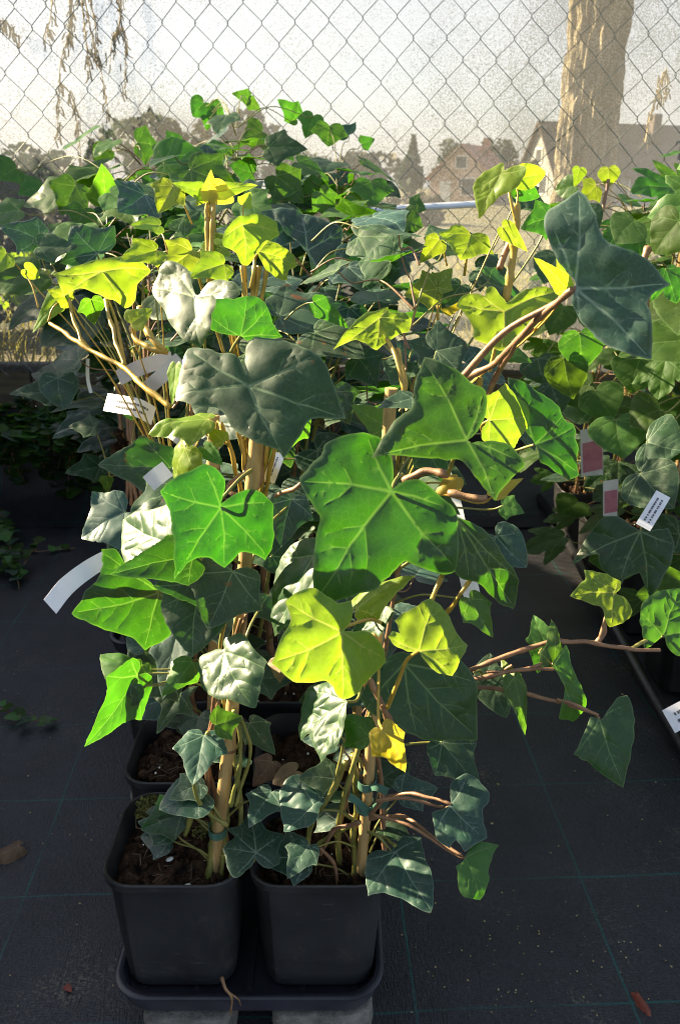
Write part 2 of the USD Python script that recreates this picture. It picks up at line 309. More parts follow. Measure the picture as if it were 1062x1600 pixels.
# ---------------------------------------------------------------- ground
def mat_z(X, Y):
    p = np.stack([X * 5, Y * 5, X * 0], -1)
    return (meshkit.fbm(p, 4, 3) - .5) * .014
single('weed_mat', grid(np.linspace(-2.6, 2.6, 160), np.linspace(-1.5, 2.355, 130), mat_z), 'weed_mat', kind='structure', smooth=True)
def field_z(X, Y):
    base = np.interp(Y, [2.4, 8, 20, 80, 300, 2500], [.36, .34, .2, -1.0, -3, -14])
    return base + (meshkit.fbm(np.stack([X * 1.1, Y * 1.1, X * 0], -1), 4, 9) - .5) * np.clip((Y - 2.4) * .1, 0, .16)
ys = np.concatenate([np.linspace(2.405, 8, 60), np.geomspace(8.2, 2500, 60)])
single('field', grid(np.concatenate([-np.geomspace(2500, 4, 30), np.linspace(-3.8, 3.8, 60), np.geomspace(4, 2500, 30)]), ys, field_z), 'field_soil', kind='structure', smooth=True)
single('ground', grid(np.linspace(-2500, 2500, 30), np.linspace(-2500, 2.40, 30), lambda X, Y: X * 0 - .02), 'field_soil', kind='structure')

# timber edging that holds the bank behind the mat
e = thing('timber_edging', 'weathered low timber edging at the foot of the wire fence', 'edging', (0, 2.38, 0))
for j in range(3):
    x0 = -2.6 + 1.74 * j
    part(e, 'plank', box((x0, 2.358, .285), (x0 + 1.732, 2.392, .41)), 'board')
    part(e, 'plank', box((x0 + .3, 2.364, .14), (x0 + 2.032, 2.392, .28)), 'board')
    part(e, 'plank', box((x0, 2.362, -.02), (x0 + 1.732, 2.392, .135)), 'board')
xs_ = np.linspace(-2.6, 2.6, 150); uu = np.linspace(0, 1, 26)
U, Xx = np.meshgrid(uu, xs_, indexing='ij')
ang = np.clip((U - .1) / .35, 0, 1) * math.pi / 2
Yy = 2.15 + np.where(U < .1, U * .6, .06 + .13 * np.sin(ang)); Zz = .004 + .13 * (1 - np.cos(ang)) + np.clip(U - .45, 0, 1) * .27
nz_ = (meshkit.fbm(np.stack([Xx * 7, U * 5, U * 0], -1), 3, 12) - .5)
Yy = np.minimum(Yy + nz_ * .03 * (U > .05), 2.352); Zz = Zz + nz_ * .02 * np.clip((U - .1) * 3, 0, 1)
gv = grid(xs_, uu, lambda a, b: a * 0)
single('weed_mat', (np.column_stack([Xx.ravel(), Yy.ravel(), Zz.ravel()]), gv[1]), 'weed_mat', kind='structure', smooth=True)
for j in range(4):
    part(e, 'peg', tube([(-1.9 + 1.25 * j, 2.415, -.05), (-1.9 + 1.25 * j, 2.415, .44)], .018, 8), 'board')

# ---------------------------------------------------------------- fence, net
FY = 2.335
fn = thing('chain_link_fence', 'dark green diamond wire fence across the back, in front of the pale net', 'fence', (0, FY, 0))
dx, dz = .0405, .094
nz = 34
for i in range(-36, 37):
    x = i * dx
    pts, rr = [], np.random.default_rng(100 + i)
    for k in range(nz + 1):
        z = .40 + k * dz / 2
        s = .5 if ((k + i) % 2) else -.5
        sag = .010 * math.sin(z * 3.1 + x * 2.6) + .006 * math.sin(x * 4.1) + .0012 * rr.normal()
        tiltz = .004 * math.sin(x * 9) + (x * .02)
        px_, pz_ = x + s * dx * 1.04, z + tiltz
        pts += [(px_ - s * .004 + sag, FY + s * .0044, pz_ - dz * .055), (px_ + sag, FY, pz_), (px_ - s * .004 + sag, FY - s * .0044, pz_ + dz * .055)]
    part(fn, 'wire', tube(pts, .00105, 4, cap=False), 'wire')
def net_y(X, Z):
    return FY + .012 + .006 * np.sin(X * 5 + Z * 2) + (meshkit.fbm(np.stack([X * 6, Z * 4, X * 0], -1), 3, 5) - .5) * .012
X, Z = np.linspace(-2.1, 2.1, 90), np.linspace(.385, 2.0, 40)
v, f = grid(X, Z, lambda a, b: a * 0)
v = np.column_stack([v[:, 0], net_y(v[:, 0], v[:, 1]), v[:, 1]])
single('shade_net', (v, f), 'net', 'pale speckled shade netting stretched behind the diamond wire', 'netting', smooth=True)

a, b = at_y(560, 329, 2.30), at_y(752, 318, 2.30)
pp = thing('metal_pipe', 'bluish white metal pipe tied level to the fence between the plants', 'pipe', a)
part(pp, 'tube', tube(np.linspace(a, b, 12), .0085, 12), 'pipe', 30)
for t in (.06, .5, .97):
    c = a + (b - a) * t
    ang = np.linspace(0, 2 * np.pi, 14)
    part(pp, 'wire_tie', tube([c + np.array([.0006 * k, .0105 * math.cos(q), .0105 * math.sin(q)]) for k, q in enumerate(ang)], .0012, 5), 'wire')

# ---------------------------------------------------------------- tree trunk beyond the fence
def trunk():
    ax0, ax1 = at_y(944, -40, 2.95), at_y(905, 345, 2.95)
    d = (ax1 - ax0) / (ax0[2] - ax1[2])
    zs = np.linspace(.25, 3.1, 260)
    th = np.linspace(0, 2 * np.pi, 150, endpoint=False)
    T, Zz = np.meshgrid(th, zs)
    R = .086 + .010 * np.clip(1 - (Zz - .3) / 1.2, 0, 1) + .02 * np.clip(.55 - Zz, 0, 1)
    q = np.stack([np.cos(T) * 3.4, np.sin(T) * 3.4, Zz * 4.2], -1)
    ridge = np.abs(meshkit.fbm(q * np.array([2.2, 2.2, 1.2]), 3, 11) - .5) * 2
    ridge2 = np.abs(meshkit.fbm(q * np.array([5, 5, 4.0]), 3, 17) - .5) * 2
    R = R + .017 * np.clip(ridge * 2.6, 0, 1) + .010 * ridge2 - .012 + .010 * (meshkit.noise(q * .8, 4) - .5)
    cx, cy = ax0[0] - d[0] * (Zz - ax0[2]), ax0[1] + 0 * Zz
    v = np.stack([cx + R * np.cos(T), cy + R * np.sin(T), Zz], -1).reshape(-1, 3)
    n = len(th)
    i, j = np.meshgrid(np.arange(len(zs) - 1), np.arange(n), indexing='ij')
    A, B = i * n + j, i * n + (j + 1) % n
    f = np.vstack([np.stack([A, B, B + n], -1).reshape(-1, 3), np.stack([A, B + n, A + n], -1).reshape(-1, 3)])
    return v, f, np.array([cx[-1, 0], cy[-1, 0], 3.1])
v, f, top = trunk()
tt = thing('tree', 'tree with a thick furrowed trunk standing just beyond the fence', 'tree', (top[0] - .1, 2.95, .3))
part(tt, 'trunk', (v, f), 'bark', 50)
limbs = []
for k in range(5):
    a = k * 1.3 + .4
    e1 = top + np.array([math.cos(a) * .5, abs(math.sin(a)) * .5 + .15, .9 + .1 * k])
    limbs.append(tube(spline([top - [0, 0, .15], top + (e1 - top) * .5 + [0, 0, .12], e1], 6), [.075, .02], 8))
    part(tt, 'limb', limbs[-1], 'bark', 40)

# ---------------------------------------------------------------- far trees and houses
def leaf_cloud(center, rad, n, size, seed, lobes=9, cone=False):
    r = np.random.default_rng(seed)
    cen = r.normal(size=(lobes, 3)); cen /= np.linalg.norm(cen, axis=1, keepdims=True); cen *= r.uniform(.25, .72, (lobes, 1))
    k = r.integers(0, lobes, n)
    d = r.normal(size=(n, 3)); d /= np.linalg.norm(d, axis=1, keepdims=True)
    p = cen[k] + d * (r.uniform(.35, 1, n) ** .4)[:, None] * r.uniform(.26, .46, lobes)[k][:, None]
    if cone: p[:, :2] *= np.clip(.95 - (p[:, 2:] + 1) / 2.0, .06, 1)
    c = np.asarray(center) + p * np.asarray(rad)
    a, b = r.normal(size=(n, 3)), r.normal(size=(n, 3))
    a /= np.linalg.norm(a, axis=1, keepdims=True); b -= a * (a * b).sum(1, keepdims=True); b /= np.linalg.norm(b, axis=1, keepdims=True)
    s = size * r.uniform(.6, 1.4, (n, 1))
    v = np.stack([c - a * s, c + b * s * .6, c + a * s, c - b * s * .6], 1).reshape(-1, 3)
    q = np.arange(n)[:, None] * 4
    return v, np.vstack([q + [0, 1, 2], q + [0, 2, 3]])
FT = [(18, 226, 110, 46, 'leaf_far', 'low grey green tree at the left edge beyond the net', 0),
      (80, 226, 100, 54, 'leaf_far', 'low olive tree second from the left beyond the net', 0),
      (142, 204, 80, 50, 'leaf_far', 'small tree with a pointed top left of the round one beyond the net', 1),
      (245, 150, 135, 42, 'leaf_far', 'tall round dark tree standing above the treeline beyond the net', 0),
      (375, 166, 120, 47, 'leaf_far_brown', 'brownish thin tree just right of the tall round one beyond the net', 0),
      (470, 222, 110, 58, 'leaf_far', 'tree mostly hidden behind the high ivy at the centre beyond the net', 0),
      (560, 226, 100, 66, 'leaf_far_brown', 'brownish low trees left of the conifer beyond the net', 0),
      (646, 212, 84, 58, 'leaf_far', 'narrow conifer left of the red roofed house', 1),
      (703, 213, 64, 95, 'leaf_far', 'round tree behind the left slope of the red roof', 0),
      (778, 208, 66, 96, 'leaf_far', 'dark tree rising behind the right end of the red roof', 0),
      (822, 238, 54, 60, 'leaf_far_brown', 'low brown tree between the two houses', 0)]
for k, (px, py, w, dist, m, lab, cone) in enumerate(FT):
    topz = at_y(px, py, dist)
    gz = float(field_z(np.array([topz[0]]), np.array([float(dist)]))[0])
    wr = w / FPX * dist * .98 / 2
    h = topz[2] - gz
    t = thing('far_tree', lab, 'tree', (topz[0], dist, gz))
    part(t, 'trunk', tube([(topz[0], dist, gz - .2), (topz[0] + .1, dist, gz + h * .35), (topz[0], dist, gz + h * .8)], [.06 * h, .02 * h], 7), 'far_trunk')
    lo = .10 if cone else .14
    part(t, 'crown', leaf_cloud((topz[0], dist, gz + h * (1 + lo) / 2), (wr * 1.25, wr * 1.25, h * (1 - lo) / 2 * (1.0 if cone else 1.05)), 1500, .10 * wr ** .5 * 1.6, 40 + k, 16, bool(cone)), m)
# bushes close behind the net
for k, (px, py, w, y, m, lab) in enumerate([(60, 262, 260, 9.0, 'leaf_far', 'sprawling scrub bush close behind the net at the left'), (200, 285, 170, 7.0, 'leaf_far_brown', 'low brown scrub behind the net under the round tree'),
                                            (470, 300, 180, 8.5, 'leaf_far', 'low bush behind the net hidden by the high ivy'), (640, 300, 130, 14., 'leaf_far_brown', 'dry low bush in front of the red roofed house')]):
    c = at_y(px, py, y)
    gz = float(field_z(np.array([c[0]]), np.array([y]))[0])
    wr = w / FPX * y / 2
    t = thing('bush', lab, 'bush', (c[0], y, gz))
    part(t, 'stem', tube([(c[0], y, gz - .05), (c[0] + .05, y, gz + .3), (c[0], y, c[2] - .1)], [.03, .01], 6), 'far_trunk')
    part(t, 'foliage', leaf_cloud((c[0], y, (gz + c[2]) / 2), (wr * 1.2, .7, (c[2] - gz) / 2 * 1.1), 2200, .055, 70 + k, 14), m)

# shrubs on the bank just behind the fence
for k, (x, y, zt, w, m, lab) in enumerate([(-1.50, 3.25, .86, .34, 'leaf_far', 'dense dark shrub just behind the net at the far left'), (-1.02, 3.55, .80, .34, 'leaf_far_brown', 'olive shrub just behind the net, second from the left'),
                                          (-.55, 3.3, .74, .30, 'leaf_far', 'low dark shrub just behind the net left of the middle'), (-.05, 3.6, .70, .34, 'leaf_far', 'low shrub just behind the net at the middle'), (.98, 3.3, .70, .26, 'leaf_far', 'low shrub just behind the net at the foot of the trunk')]):
    t = thing('shrub', lab, 'shrub', (x, y, .36))
    part(t, 'stem', tube([(x, y, .33), (x + .03, y, .5), (x, y, zt - .08)], [.014, .005], 6), 'far_trunk')
    part(t, 'foliage', leaf_cloud((x, y, (.36 + zt) / 2), (w * 1.15, .28, (zt - .36) / 2 * 1.15), 2600, .020, 170 + k, 20), m)

for k, (x, y, zt, w, lab) in enumerate([(-1.03, 2.95, .70, .20, 'sunlit yellow green weeds just behind the fence at the left edge'), (-.86, 3.0, .62, .14, 'small sunlit weeds behind the fence, right of the bigger ones')]):
    t = thing('weeds', lab, 'weeds', (x, y, .36))
    part(t, 'stem', tube([(x, y, .33), (x + .02, y, .45), (x, y, zt - .04)], [.005, .002], 6), 'stem_lit')
    part(t, 'foliage', leaf_cloud((x, y, (.38 + zt) / 2), (w, .14, (zt - .36) / 2), 800, .016, 190 + k, 14), 'leaf_young')

def house(px, dist, gz, w, l, wall_h, roof_h, rot, wallm, roofm, label, windows):
    c = at_y(px, 300, dist)
    o = np.array([c[0], dist, gz])
    R = trimesh.transformations.rotation_matrix(rot, [0, 0, 1])[:3, :3]
    W = lambda p: o + np.asarray(p, float) @ R.T
    t = thing('house', label, 'house', o)
    hw, hl = w / 2, l / 2
    # walls with gables at the two short ends (local y = +-hl), ridge along local y
    vs = [(-hw, -hl, 0), (hw, -hl, 0), (hw, hl, 0), (-hw, hl, 0), (-hw, -hl, wall_h), (hw, -hl, wall_h), (hw, hl, wall_h), (-hw, hl, wall_h), (0, -hl, wall_h + roof_h), (0, hl, wall_h + roof_h)]
    fs = [(0, 1, 5), (0, 5, 4), (4, 5, 8), (1, 2, 6), (1, 6, 5), (2, 3, 7), (2, 7, 6), (6, 7, 9), (3, 0, 4), (3, 4, 7)]
    part(t, 'wall', (W(vs), np.array(fs)), wallm)
    ov, th = .35, .18
    rf = None
    for s in (-1, 1):
        sl = roof_h / hw
        e0, e1 = (s * (hw + ov), wall_h - ov * sl), (0, wall_h + roof_h)
        prof = [(e0[0], e0[1] + .02), (e1[0], e1[1] + .02), (e1[0], e1[1] + th), (e0[0], e0[1] + th)]
        v = [(x, y, z) for y in (-hl - ov, hl + ov) for x, z in prof]
        f = [(0, 1, 2), (0, 2, 3), (4, 6, 5), (4, 7, 6), (0, 4, 5), (0, 5, 1), (1, 5, 6), (1, 6, 2), (2, 6, 7), (2, 7, 3), (3, 7, 4), (3, 4, 0)]
        q = part(t, 'roof', (W(v), np.array(f)), roofm)
        if rf is None: rf = q
    v, f = box((.5, hl * .3 - .35, wall_h + roof_h * .6), (1.1, hl * .3 + .35, wall_h + roof_h + .8))
    part(rf, 'chimney', (W(v), f), roofm)
    for side, u, z, ww, hh in windows:
        if side in 'fb':
            y = -hl if side == 'f' else hl
            s = -1 if side == 'f' else 1
            fr = box((u - ww / 2 - .12, min(y, y + s * .06), z - .12), (u + ww / 2 + .12, max(y, y + s * .06), z + hh + .12))
            gl = box((u - ww / 2, min(y + s * .05, y + s * .08), z), (u + ww / 2, max(y + s * .05, y + s * .08), z + hh))
        else:
            x = -hw if side == 'l' else hw
            s = -1 if side == 'l' else 1
            fr = box((min(x, x + s * .06), u - ww / 2 - .12, z - .12), (max(x, x + s * .06), u + ww / 2 + .12, z + hh + .12))
            gl = box((min(x + s * .05, x + s * .08), u - ww / 2, z), (max(x + s * .05, x + s * .08), u + ww / 2, z + hh))
        q = part(t, 'window', (W(fr[0]), fr[1]), 'trim')
        part(q, 'pane', (W(gl[0]), gl[1]), 'window_glass')
    dr = box((-hw * .5 - .5, -hl - .07, 0), (-hw * .5 + .5, -hl, 2.1))
    part(t, 'door', (W(dr[0]), dr[1]), 'trim')
house(738, 84, -1.1, 5.6, 8, 2.5, 2.5, math.radians(-24), 'wall_pale', 'roof_tile', 'pink walled house with a red tiled roof beyond the net', [('f', .7, 1.0, 1.1, 1.3), ('f', 0, 3.2, .9, .9), ('l', -2, 1.0, 1.0, 1.3), ('l', 1.2, 1.0, 1.0, 1.3)])
house(962, 66, -.8, 3.8, 14, 2.5, 2.9, math.radians(-66), 'wall_grey', 'roof_dark', 'long brown roofed house with a pale gable, partly behind the trunk', [('f', .7, 1.0, .8, 1.2), ('f', 0, 3.0, .6, .8), ('r', -3, 1.0, 1.0, 1.2), ('r', 0, 1.0, 1.0, 1.2), ('r', 3.5, 1.0, 1.0, 1.2)])

# lit grass right behind the fence
def grass(n, seed):
    r = np.random.default_rng(seed)
    x = r.uniform(-2.4, 2.4, n); y = 2.5 + r.uniform(0, 1, n) ** 1.6 * 4.5
    keep = meshkit.noise(np.stack([x * 2.2, y * 2.2, x * 0], -1), 8) > .34
    x, y = x[keep], y[keep]; n = len(x)
    z = field_z(x, y)
    h = r.uniform(.03, .11, n) * (1 + 1.0 * (x < -.8)); a = r.uniform(0, 6.28, n); w = r.uniform(.002, .005, n)
    lean = r.normal(0, .45, (n, 2)) * h[:, None]
    b = np.stack([x, y, z - .01], -1); s = np.stack([np.cos(a) * w, np.sin(a) * w, 0 * w], -1)
    m = b + np.column_stack([lean * .35, h * .6]); t = b + np.column_stack([lean, h])
    v = np.stack([b - s, b + s, m + s * .7, m - s * .7, t], 1).reshape(-1, 3)
    q = np.arange(n)[:, None] * 5
    return v, np.vstack([q + [0, 1, 2], q + [0, 2, 3], q + [3, 2, 4]])
single('grass', grass(5200, 3), 'grass_lit', 'sunlit straw coloured grass on the bank behind the fence', 'grass', kind='stuff')

# evergreen screen to the left, outside the picture, that keeps the low sun off the mat
hd = thing('hedge', 'clipped evergreen hedge along the left side of the plot', 'hedge', (-1.75, .9, 0))
hv = []
for k, y in enumerate(np.arange(-1.4, 2.76, .18)):
    top = np.interp(y, [-1.4, .9, 1.35, 1.85, 2.3, 2.75], [1.24, 1.25, 1.30, 1.50, 1.62, 1.66]) + .05 * math.sin(k * 2.1)
    hv.append(leaf_cloud((-1.75, y, top / 2), (.34, .22, top / 2 * 1.03), 2000, .044, 200 + k, 34))
    hv.append(leaf_cloud((-1.78, y, top * .36), (.26, .20, top * .42), 1300, .05, 260 + k, 20))
    part(hd, 'stem', tube([(-1.75, y, -.02), (-1.74, y + .02, .3), (-1.76, y, top * .9)], [.014, .005], 6), 'far_trunk')
part(hd, 'foliage', join(hv), 'leaf_far', kind='stuff')

# ---------------------------------------------------------------- leaf shapes: half outlines from the stalk to the tip (x, y, 1 = pointed)
OUT = {
    'ivy3': [(0, 0, 1), (.09, -.09, 0), (.24, -.13, 0), (.40, -.05, 0), (.50, .11, 0), (.63, .34, 1), (.46, .42, 0), (.34, .53, 0), (.25, .69, 0), (.12, .87, 0), (0, 1, 1)],
    'shield': [(0, 0, 1), (.07, -.09, 0), (.20, -.17, 0), (.37, -.16, 0), (.47, -.03, 1), (.50, .10, 0), (.58, .24, 0), (.68, .38, 1), (.53, .48, 0), (.39, .58, 0), (.27, .73, 0), (.13, .90, 0), (0, 1, 1)],
    'arrow': [(0, 0, 1), (.06, -.10, 0), (.20, -.18, 0), (.36, -.15, 0), (.50, -.03, 0), (.70, .07, 0), (.92, .17, 1), (.74, .32, 0), (.56, .43, 0), (.44, .52, 0), (.35, .64, 0), (.23, .80, 0), (.10, .93, 0), (0, 1, 1)],
    'star': [(0, 0, 1), (.08, -.12, 0), (.22, -.26, 0), (.42, -.36, 1), (.37, -.14, 0), (.38, -.01, 0), (.58, .12, 0), (.80, .30, 1), (.54, .36, 0), (.31, .42, 0), (.23, .55, 0), (.15, .78, 0), (0, 1, 1)],
    'heart': [(0, 0, 1), (.08, -.13, 0), (.24, -.21, 0), (.42, -.15, 0), (.53, .04, 0), (.56, .24, 0), (.50, .42, 0), (.41, .57, 0), (.27, .76, 0), (.12, .92, 0), (0, 1, 1)],
    'spade': [(0, 0, 1), (.10, -.07, 0), (.26, -.07, 0), (.40, .05, 0), (.47, .20, 1), (.36, .36, 0), (.25, .58, 0), (.12, .83, 0), (0, 1, 1)],
    'vine': [(0, 0, 1), (.08, -.06, 0), (.25, -.05, 0), (.36, .06, 1), (.47, .12, 0), (.56, .22, 1), (.68, .40, 0), (.78, .66, 1), (.60, .66, 0), (.50, .60, 1), (.40, .56, 0), (.31, .52, 0), (.34, .66, 1), (.27, .80, 0), (.19, .86, 1), (.11, .93, 0), (0, 1, 1)],
    'ovate': [(0, 0, 1), (.10, -.10, 0), (.28, -.10, 0), (.43, .06, 0), (.49, .20, 1), (.49, .34, 0), (.43, .48, 1), (.38, .60, 0), (.28, .72, 1), (.20, .82, 0), (.10, .91, 1), (0, 1, 1)],
}
LOBES = {'ivy3': [(.63, .34), (.40, -.05)], 'shield': [(.68, .38), (.45, -.05)], 'arrow': [(.92, .16), (.36, -.13)], 'star': [(.80, .30), (.42, -.36)], 'heart': [(.55, .28), (.40, -.13)],
         'spade': [(.47, .20)], 'vine': [(.78, .66), (.50, .16)], 'ovate': [(.49, .30), (.43, .02)]}
HALFW = {k: max(p[0] for p in v) for k, v in OUT.items()}

def half_curve(pts, n):
    out, seg = [], [pts[0]]
    for p in pts[1:]:
        seg.append(p)
        if p[2]:
            out.append(spline([q[:2] for q in seg], n)[:-1]); seg = [p]
    return np.vstack(out + [[pts[-1][:2]]])
def template(kind, h, seed):
    "vertices, triangles, vein strength and puffiness of one flat leaf; h is the spacing"
    r = np.random.default_rng(seed)
    R = half_curve(OUT[kind], 7)
    L = R[1:-1][::-1] * [-1, 1]
    # the two halves differ a little, as on a real leaf
    L = L * [1 + r.uniform(-.10, .10), 1] + r.normal(0, .006, L.shape)
    R = R + np.concatenate([[[0, 0]], r.normal(0, .006, (len(R) - 2, 2)), [[0, 0]]])
    return fill_leaf(Polygon(np.vstack([R, L])).buffer(0), [(0, 1)] + [(q * x, y) for x, y in LOBES[kind] for q in (1, -1)], [(p[0] * sx, p[1]) for p in OUT[kind] if p[2] for sx in (1, -1)], h, r)
def fill_leaf(ring, tips, corners, h, r):
    if ring.geom_type != 'Polygon': ring = max(ring.geoms, key=lambda g: g.area)
    line = ring.exterior
    n = max(24, int(line.length / h))
    ds = np.linspace(0, line.length, n, endpoint=False)
    corner = [line.project(Point(*p)) for p in corners]
    for c in corner:
        k = int(np.argmin(np.abs(ds - c))); ds[k] = c
    edge = np.array([line.interpolate(d).coords[0] for d in np.unique(ds)])
    inset = ring.buffer(-h * .55)
    if inset.geom_type != 'Polygon': inset = max(inset.geoms, key=lambda g: g.area)
    il = inset.exterior
    rim = np.array([il.interpolate(d).coords[0] for d in np.linspace(0, il.length, int(il.length / h), endpoint=False)])
    core = ring.buffer(-.035)
    segs = []                     # (a, b, strength, width0, width1)
    for k, t in enumerate(tips):
        t = np.array(t, float); ln = np.linalg.norm(t); u = t / ln; nrm = np.array([-u[1], u[0]])
        bend = nrm * ln * .03 * r.choice([-1, 1])
        mid = t * .5 + bend
        end = t * .96
        segs += [(np.zeros(2), mid, 1., .013, .010), (mid, end, 1., .010, .003)]
        for q in ((.34, .55, .74) if ln > .6 else (.45, .7)):
            for s in (1, -1):
                if k and q < .4 and ln < .8: continue
                st = (t * q + bend * (1 - abs(2 * q - 1))) * .98
                a = math.radians(42 + r.uniform(-8, 8)) * s
                d = np.array([u[0] * math.cos(a) - u[1] * math.sin(a), u[0] * math.sin(a) + u[1] * math.cos(a)])
                e = st + d * ln * (.44 - .26 * q) * r.uniform(.9, 1.4)
                for _ in range(8):
                    if core.contains(Point(e)): break
                    e = st + (e - st) * .82
                k2 = st + (e - st) * .55 + np.array([-d[1], d[0]]) * .015 * s
                segs += [(st, k2, .6, .0070, .0050), (k2, e, .42, .0050, .002)]
    def sdist(p):
        best, val = np.full(len(p), 9.), np.zeros(len(p))
        for a, b, w, w0, w1 in segs:
            ab = b - a
            t = np.clip(((p - a) @ ab) / (ab @ ab), 0, 1)
            d = np.linalg.norm(p - (a + t[:, None] * ab), axis=1)
            ww = w0 + (w1 - w0) * t
            val = np.maximum(val, w * np.clip(1.25 - d / (ww + 1e-6), 0, 1))
            best = np.minimum(best, d / (.3 + .7 * w))
        return best, val
    pts = [edge, rim]
    if h < .06:
        for a, b, w, w0, w1 in segs:
            m = max(2, int(np.linalg.norm(b - a) / (h * .8)))
            t = np.linspace(0, 1, m)[:, None]
            c = a + (b - a) * t
            nn = np.array([-(b - a)[1], (b - a)[0]]); nn /= np.linalg.norm(nn) + 1e-9
            wd = (w0 + (w1 - w0) * t) * 1.3 + .001
            pts += [c, c + nn * wd, c - nn * wd]
    x0, y0, x1, y1 = ring.bounds
    gx, gy = np.meshgrid(np.arange(x0, x1, h * 1.25), np.arange(y0, y1, h * 1.1))
    gx = gx + (np.arange(gx.shape[0])[:, None] % 2) * h * .62
    g = np.column_stack([gx.ravel(), gy.ravel()]) + r.normal(0, h * .12, (gx.size, 2))
    g = g[shapely.contains_xy(inset, g[:, 0], g[:, 1])]
    pts.append(g)
    p = np.vstack([q for q in pts if len(q)])
    ok = np.ones(len(p), bool)
    ins = shapely.contains_xy(ring.buffer(-h * .15), p[:, 0], p[:, 1]); ins[:len(edge)] = True
    ok &= ins
    # thin out points that crowd earlier ones
    tree = cKDTree(p); lim = .0035 if h < .06 else h * .35
    for i, j in sorted(tree.query_pairs(lim)):
        if ok[i] and ok[j]: ok[j] = False
    grid0 = len(p) - len(g)
    far = cKDTree(p[:grid0][ok[:grid0]]).query(p[grid0:])[0] > h * .42
    ok[grid0:] &= far
    p = p[ok]
    tri = Delaunay(p).simplices
    c = p[tri].mean(1)
    tri = tri[shapely.contains_xy(ring.buffer(1e-6), c[:, 0], c[:, 1])]
    a, b, cc = p[tri[:, 0]], p[tri[:, 1]], p[tri[:, 2]]
    area = (b[:, 0] - a[:, 0]) * (cc[:, 1] - a[:, 1]) - (b[:, 1] - a[:, 1]) * (cc[:, 0] - a[:, 0])
    tri = np.where((area < 0)[:, None], tri[:, ::-1], tri)[np.abs(area) > 1e-9]
    best, val = sdist(p)
    de = shapely.distance(line, shapely.points(p))
    if h < .06: val = np.maximum(val, np.where(de < 1e-4, .60, 0))
    puff = np.clip(best / .09, 0, 1) ** .7 * np.clip(de / .05, 0, 1)
    return dict(p=p, f=tri, vein=val, puff=puff, hw=float(max(abs(x0), abs(x1))))
TEMPL = {(k, lod, s): template(k, h, 11 * s + i) for i, k in enumerate(OUT) for lod, h in (('hi', .034), ('mid', .055), ('lo', .14)) for s in (range(2) if lod != 'lo' else range(1))}

def leaf_mesh(kind, base, tip, normal, width, lod='hi', seed=0, cup=.10, fold=.10, droop=.10, ripple=.8, puff=.006):
    """base: where the stalk joins; tip; normal of the upper side; width in metres."""
    r = np.random.default_rng(seed)
    T = TEMPL[(kind, lod, 0 if lod == 'lo' else int(r.integers(0, 2)))]
    base, tip = np.asarray(base, float), np.asarray(tip, float)
    L = np.linalg.norm(tip - base); v = (tip - base) / L
    n = normal - v * (normal @ v); n /= np.linalg.norm(n); u = np.cross(v, n)
    x, y = T['p'][:, 0], T['p'][:, 1]
    S = .5 * (L + width)
    W = width / (2 * T['hw'])
    q = np.stack([x * 3.1 + seed * 1.7, y * 3.1, np.full(len(x), seed * .37)], -1)
    rr = np.hypot(x, y - .2)
    rip = (meshkit.fbm(q, 2, seed % 97) - .5) * .17 * ripple * np.clip(rr * 1.6, 0, 1) + (meshkit.noise(q * 2.6, seed % 89) - .5) * .032 * ripple * np.clip(rr * 1.6 - .2, 0, 1)
    z = fold * np.abs(x) - cup * (x * x * 1.4 + (y - .15) ** 2 * .4) - droop * np.clip(y - .3, 0, 1) ** 2 + rip + puff * T['puff'] - .0015 * T['vein']
    sk = r.uniform(-.06, .06)
    P3 = base + u * (x * W + sk * y * y * W)[:, None] + v * (y * L)[:, None] + n * (z * S)[:, None]
    return (P3, T['f']), T['vein'], (u, v, n, L)

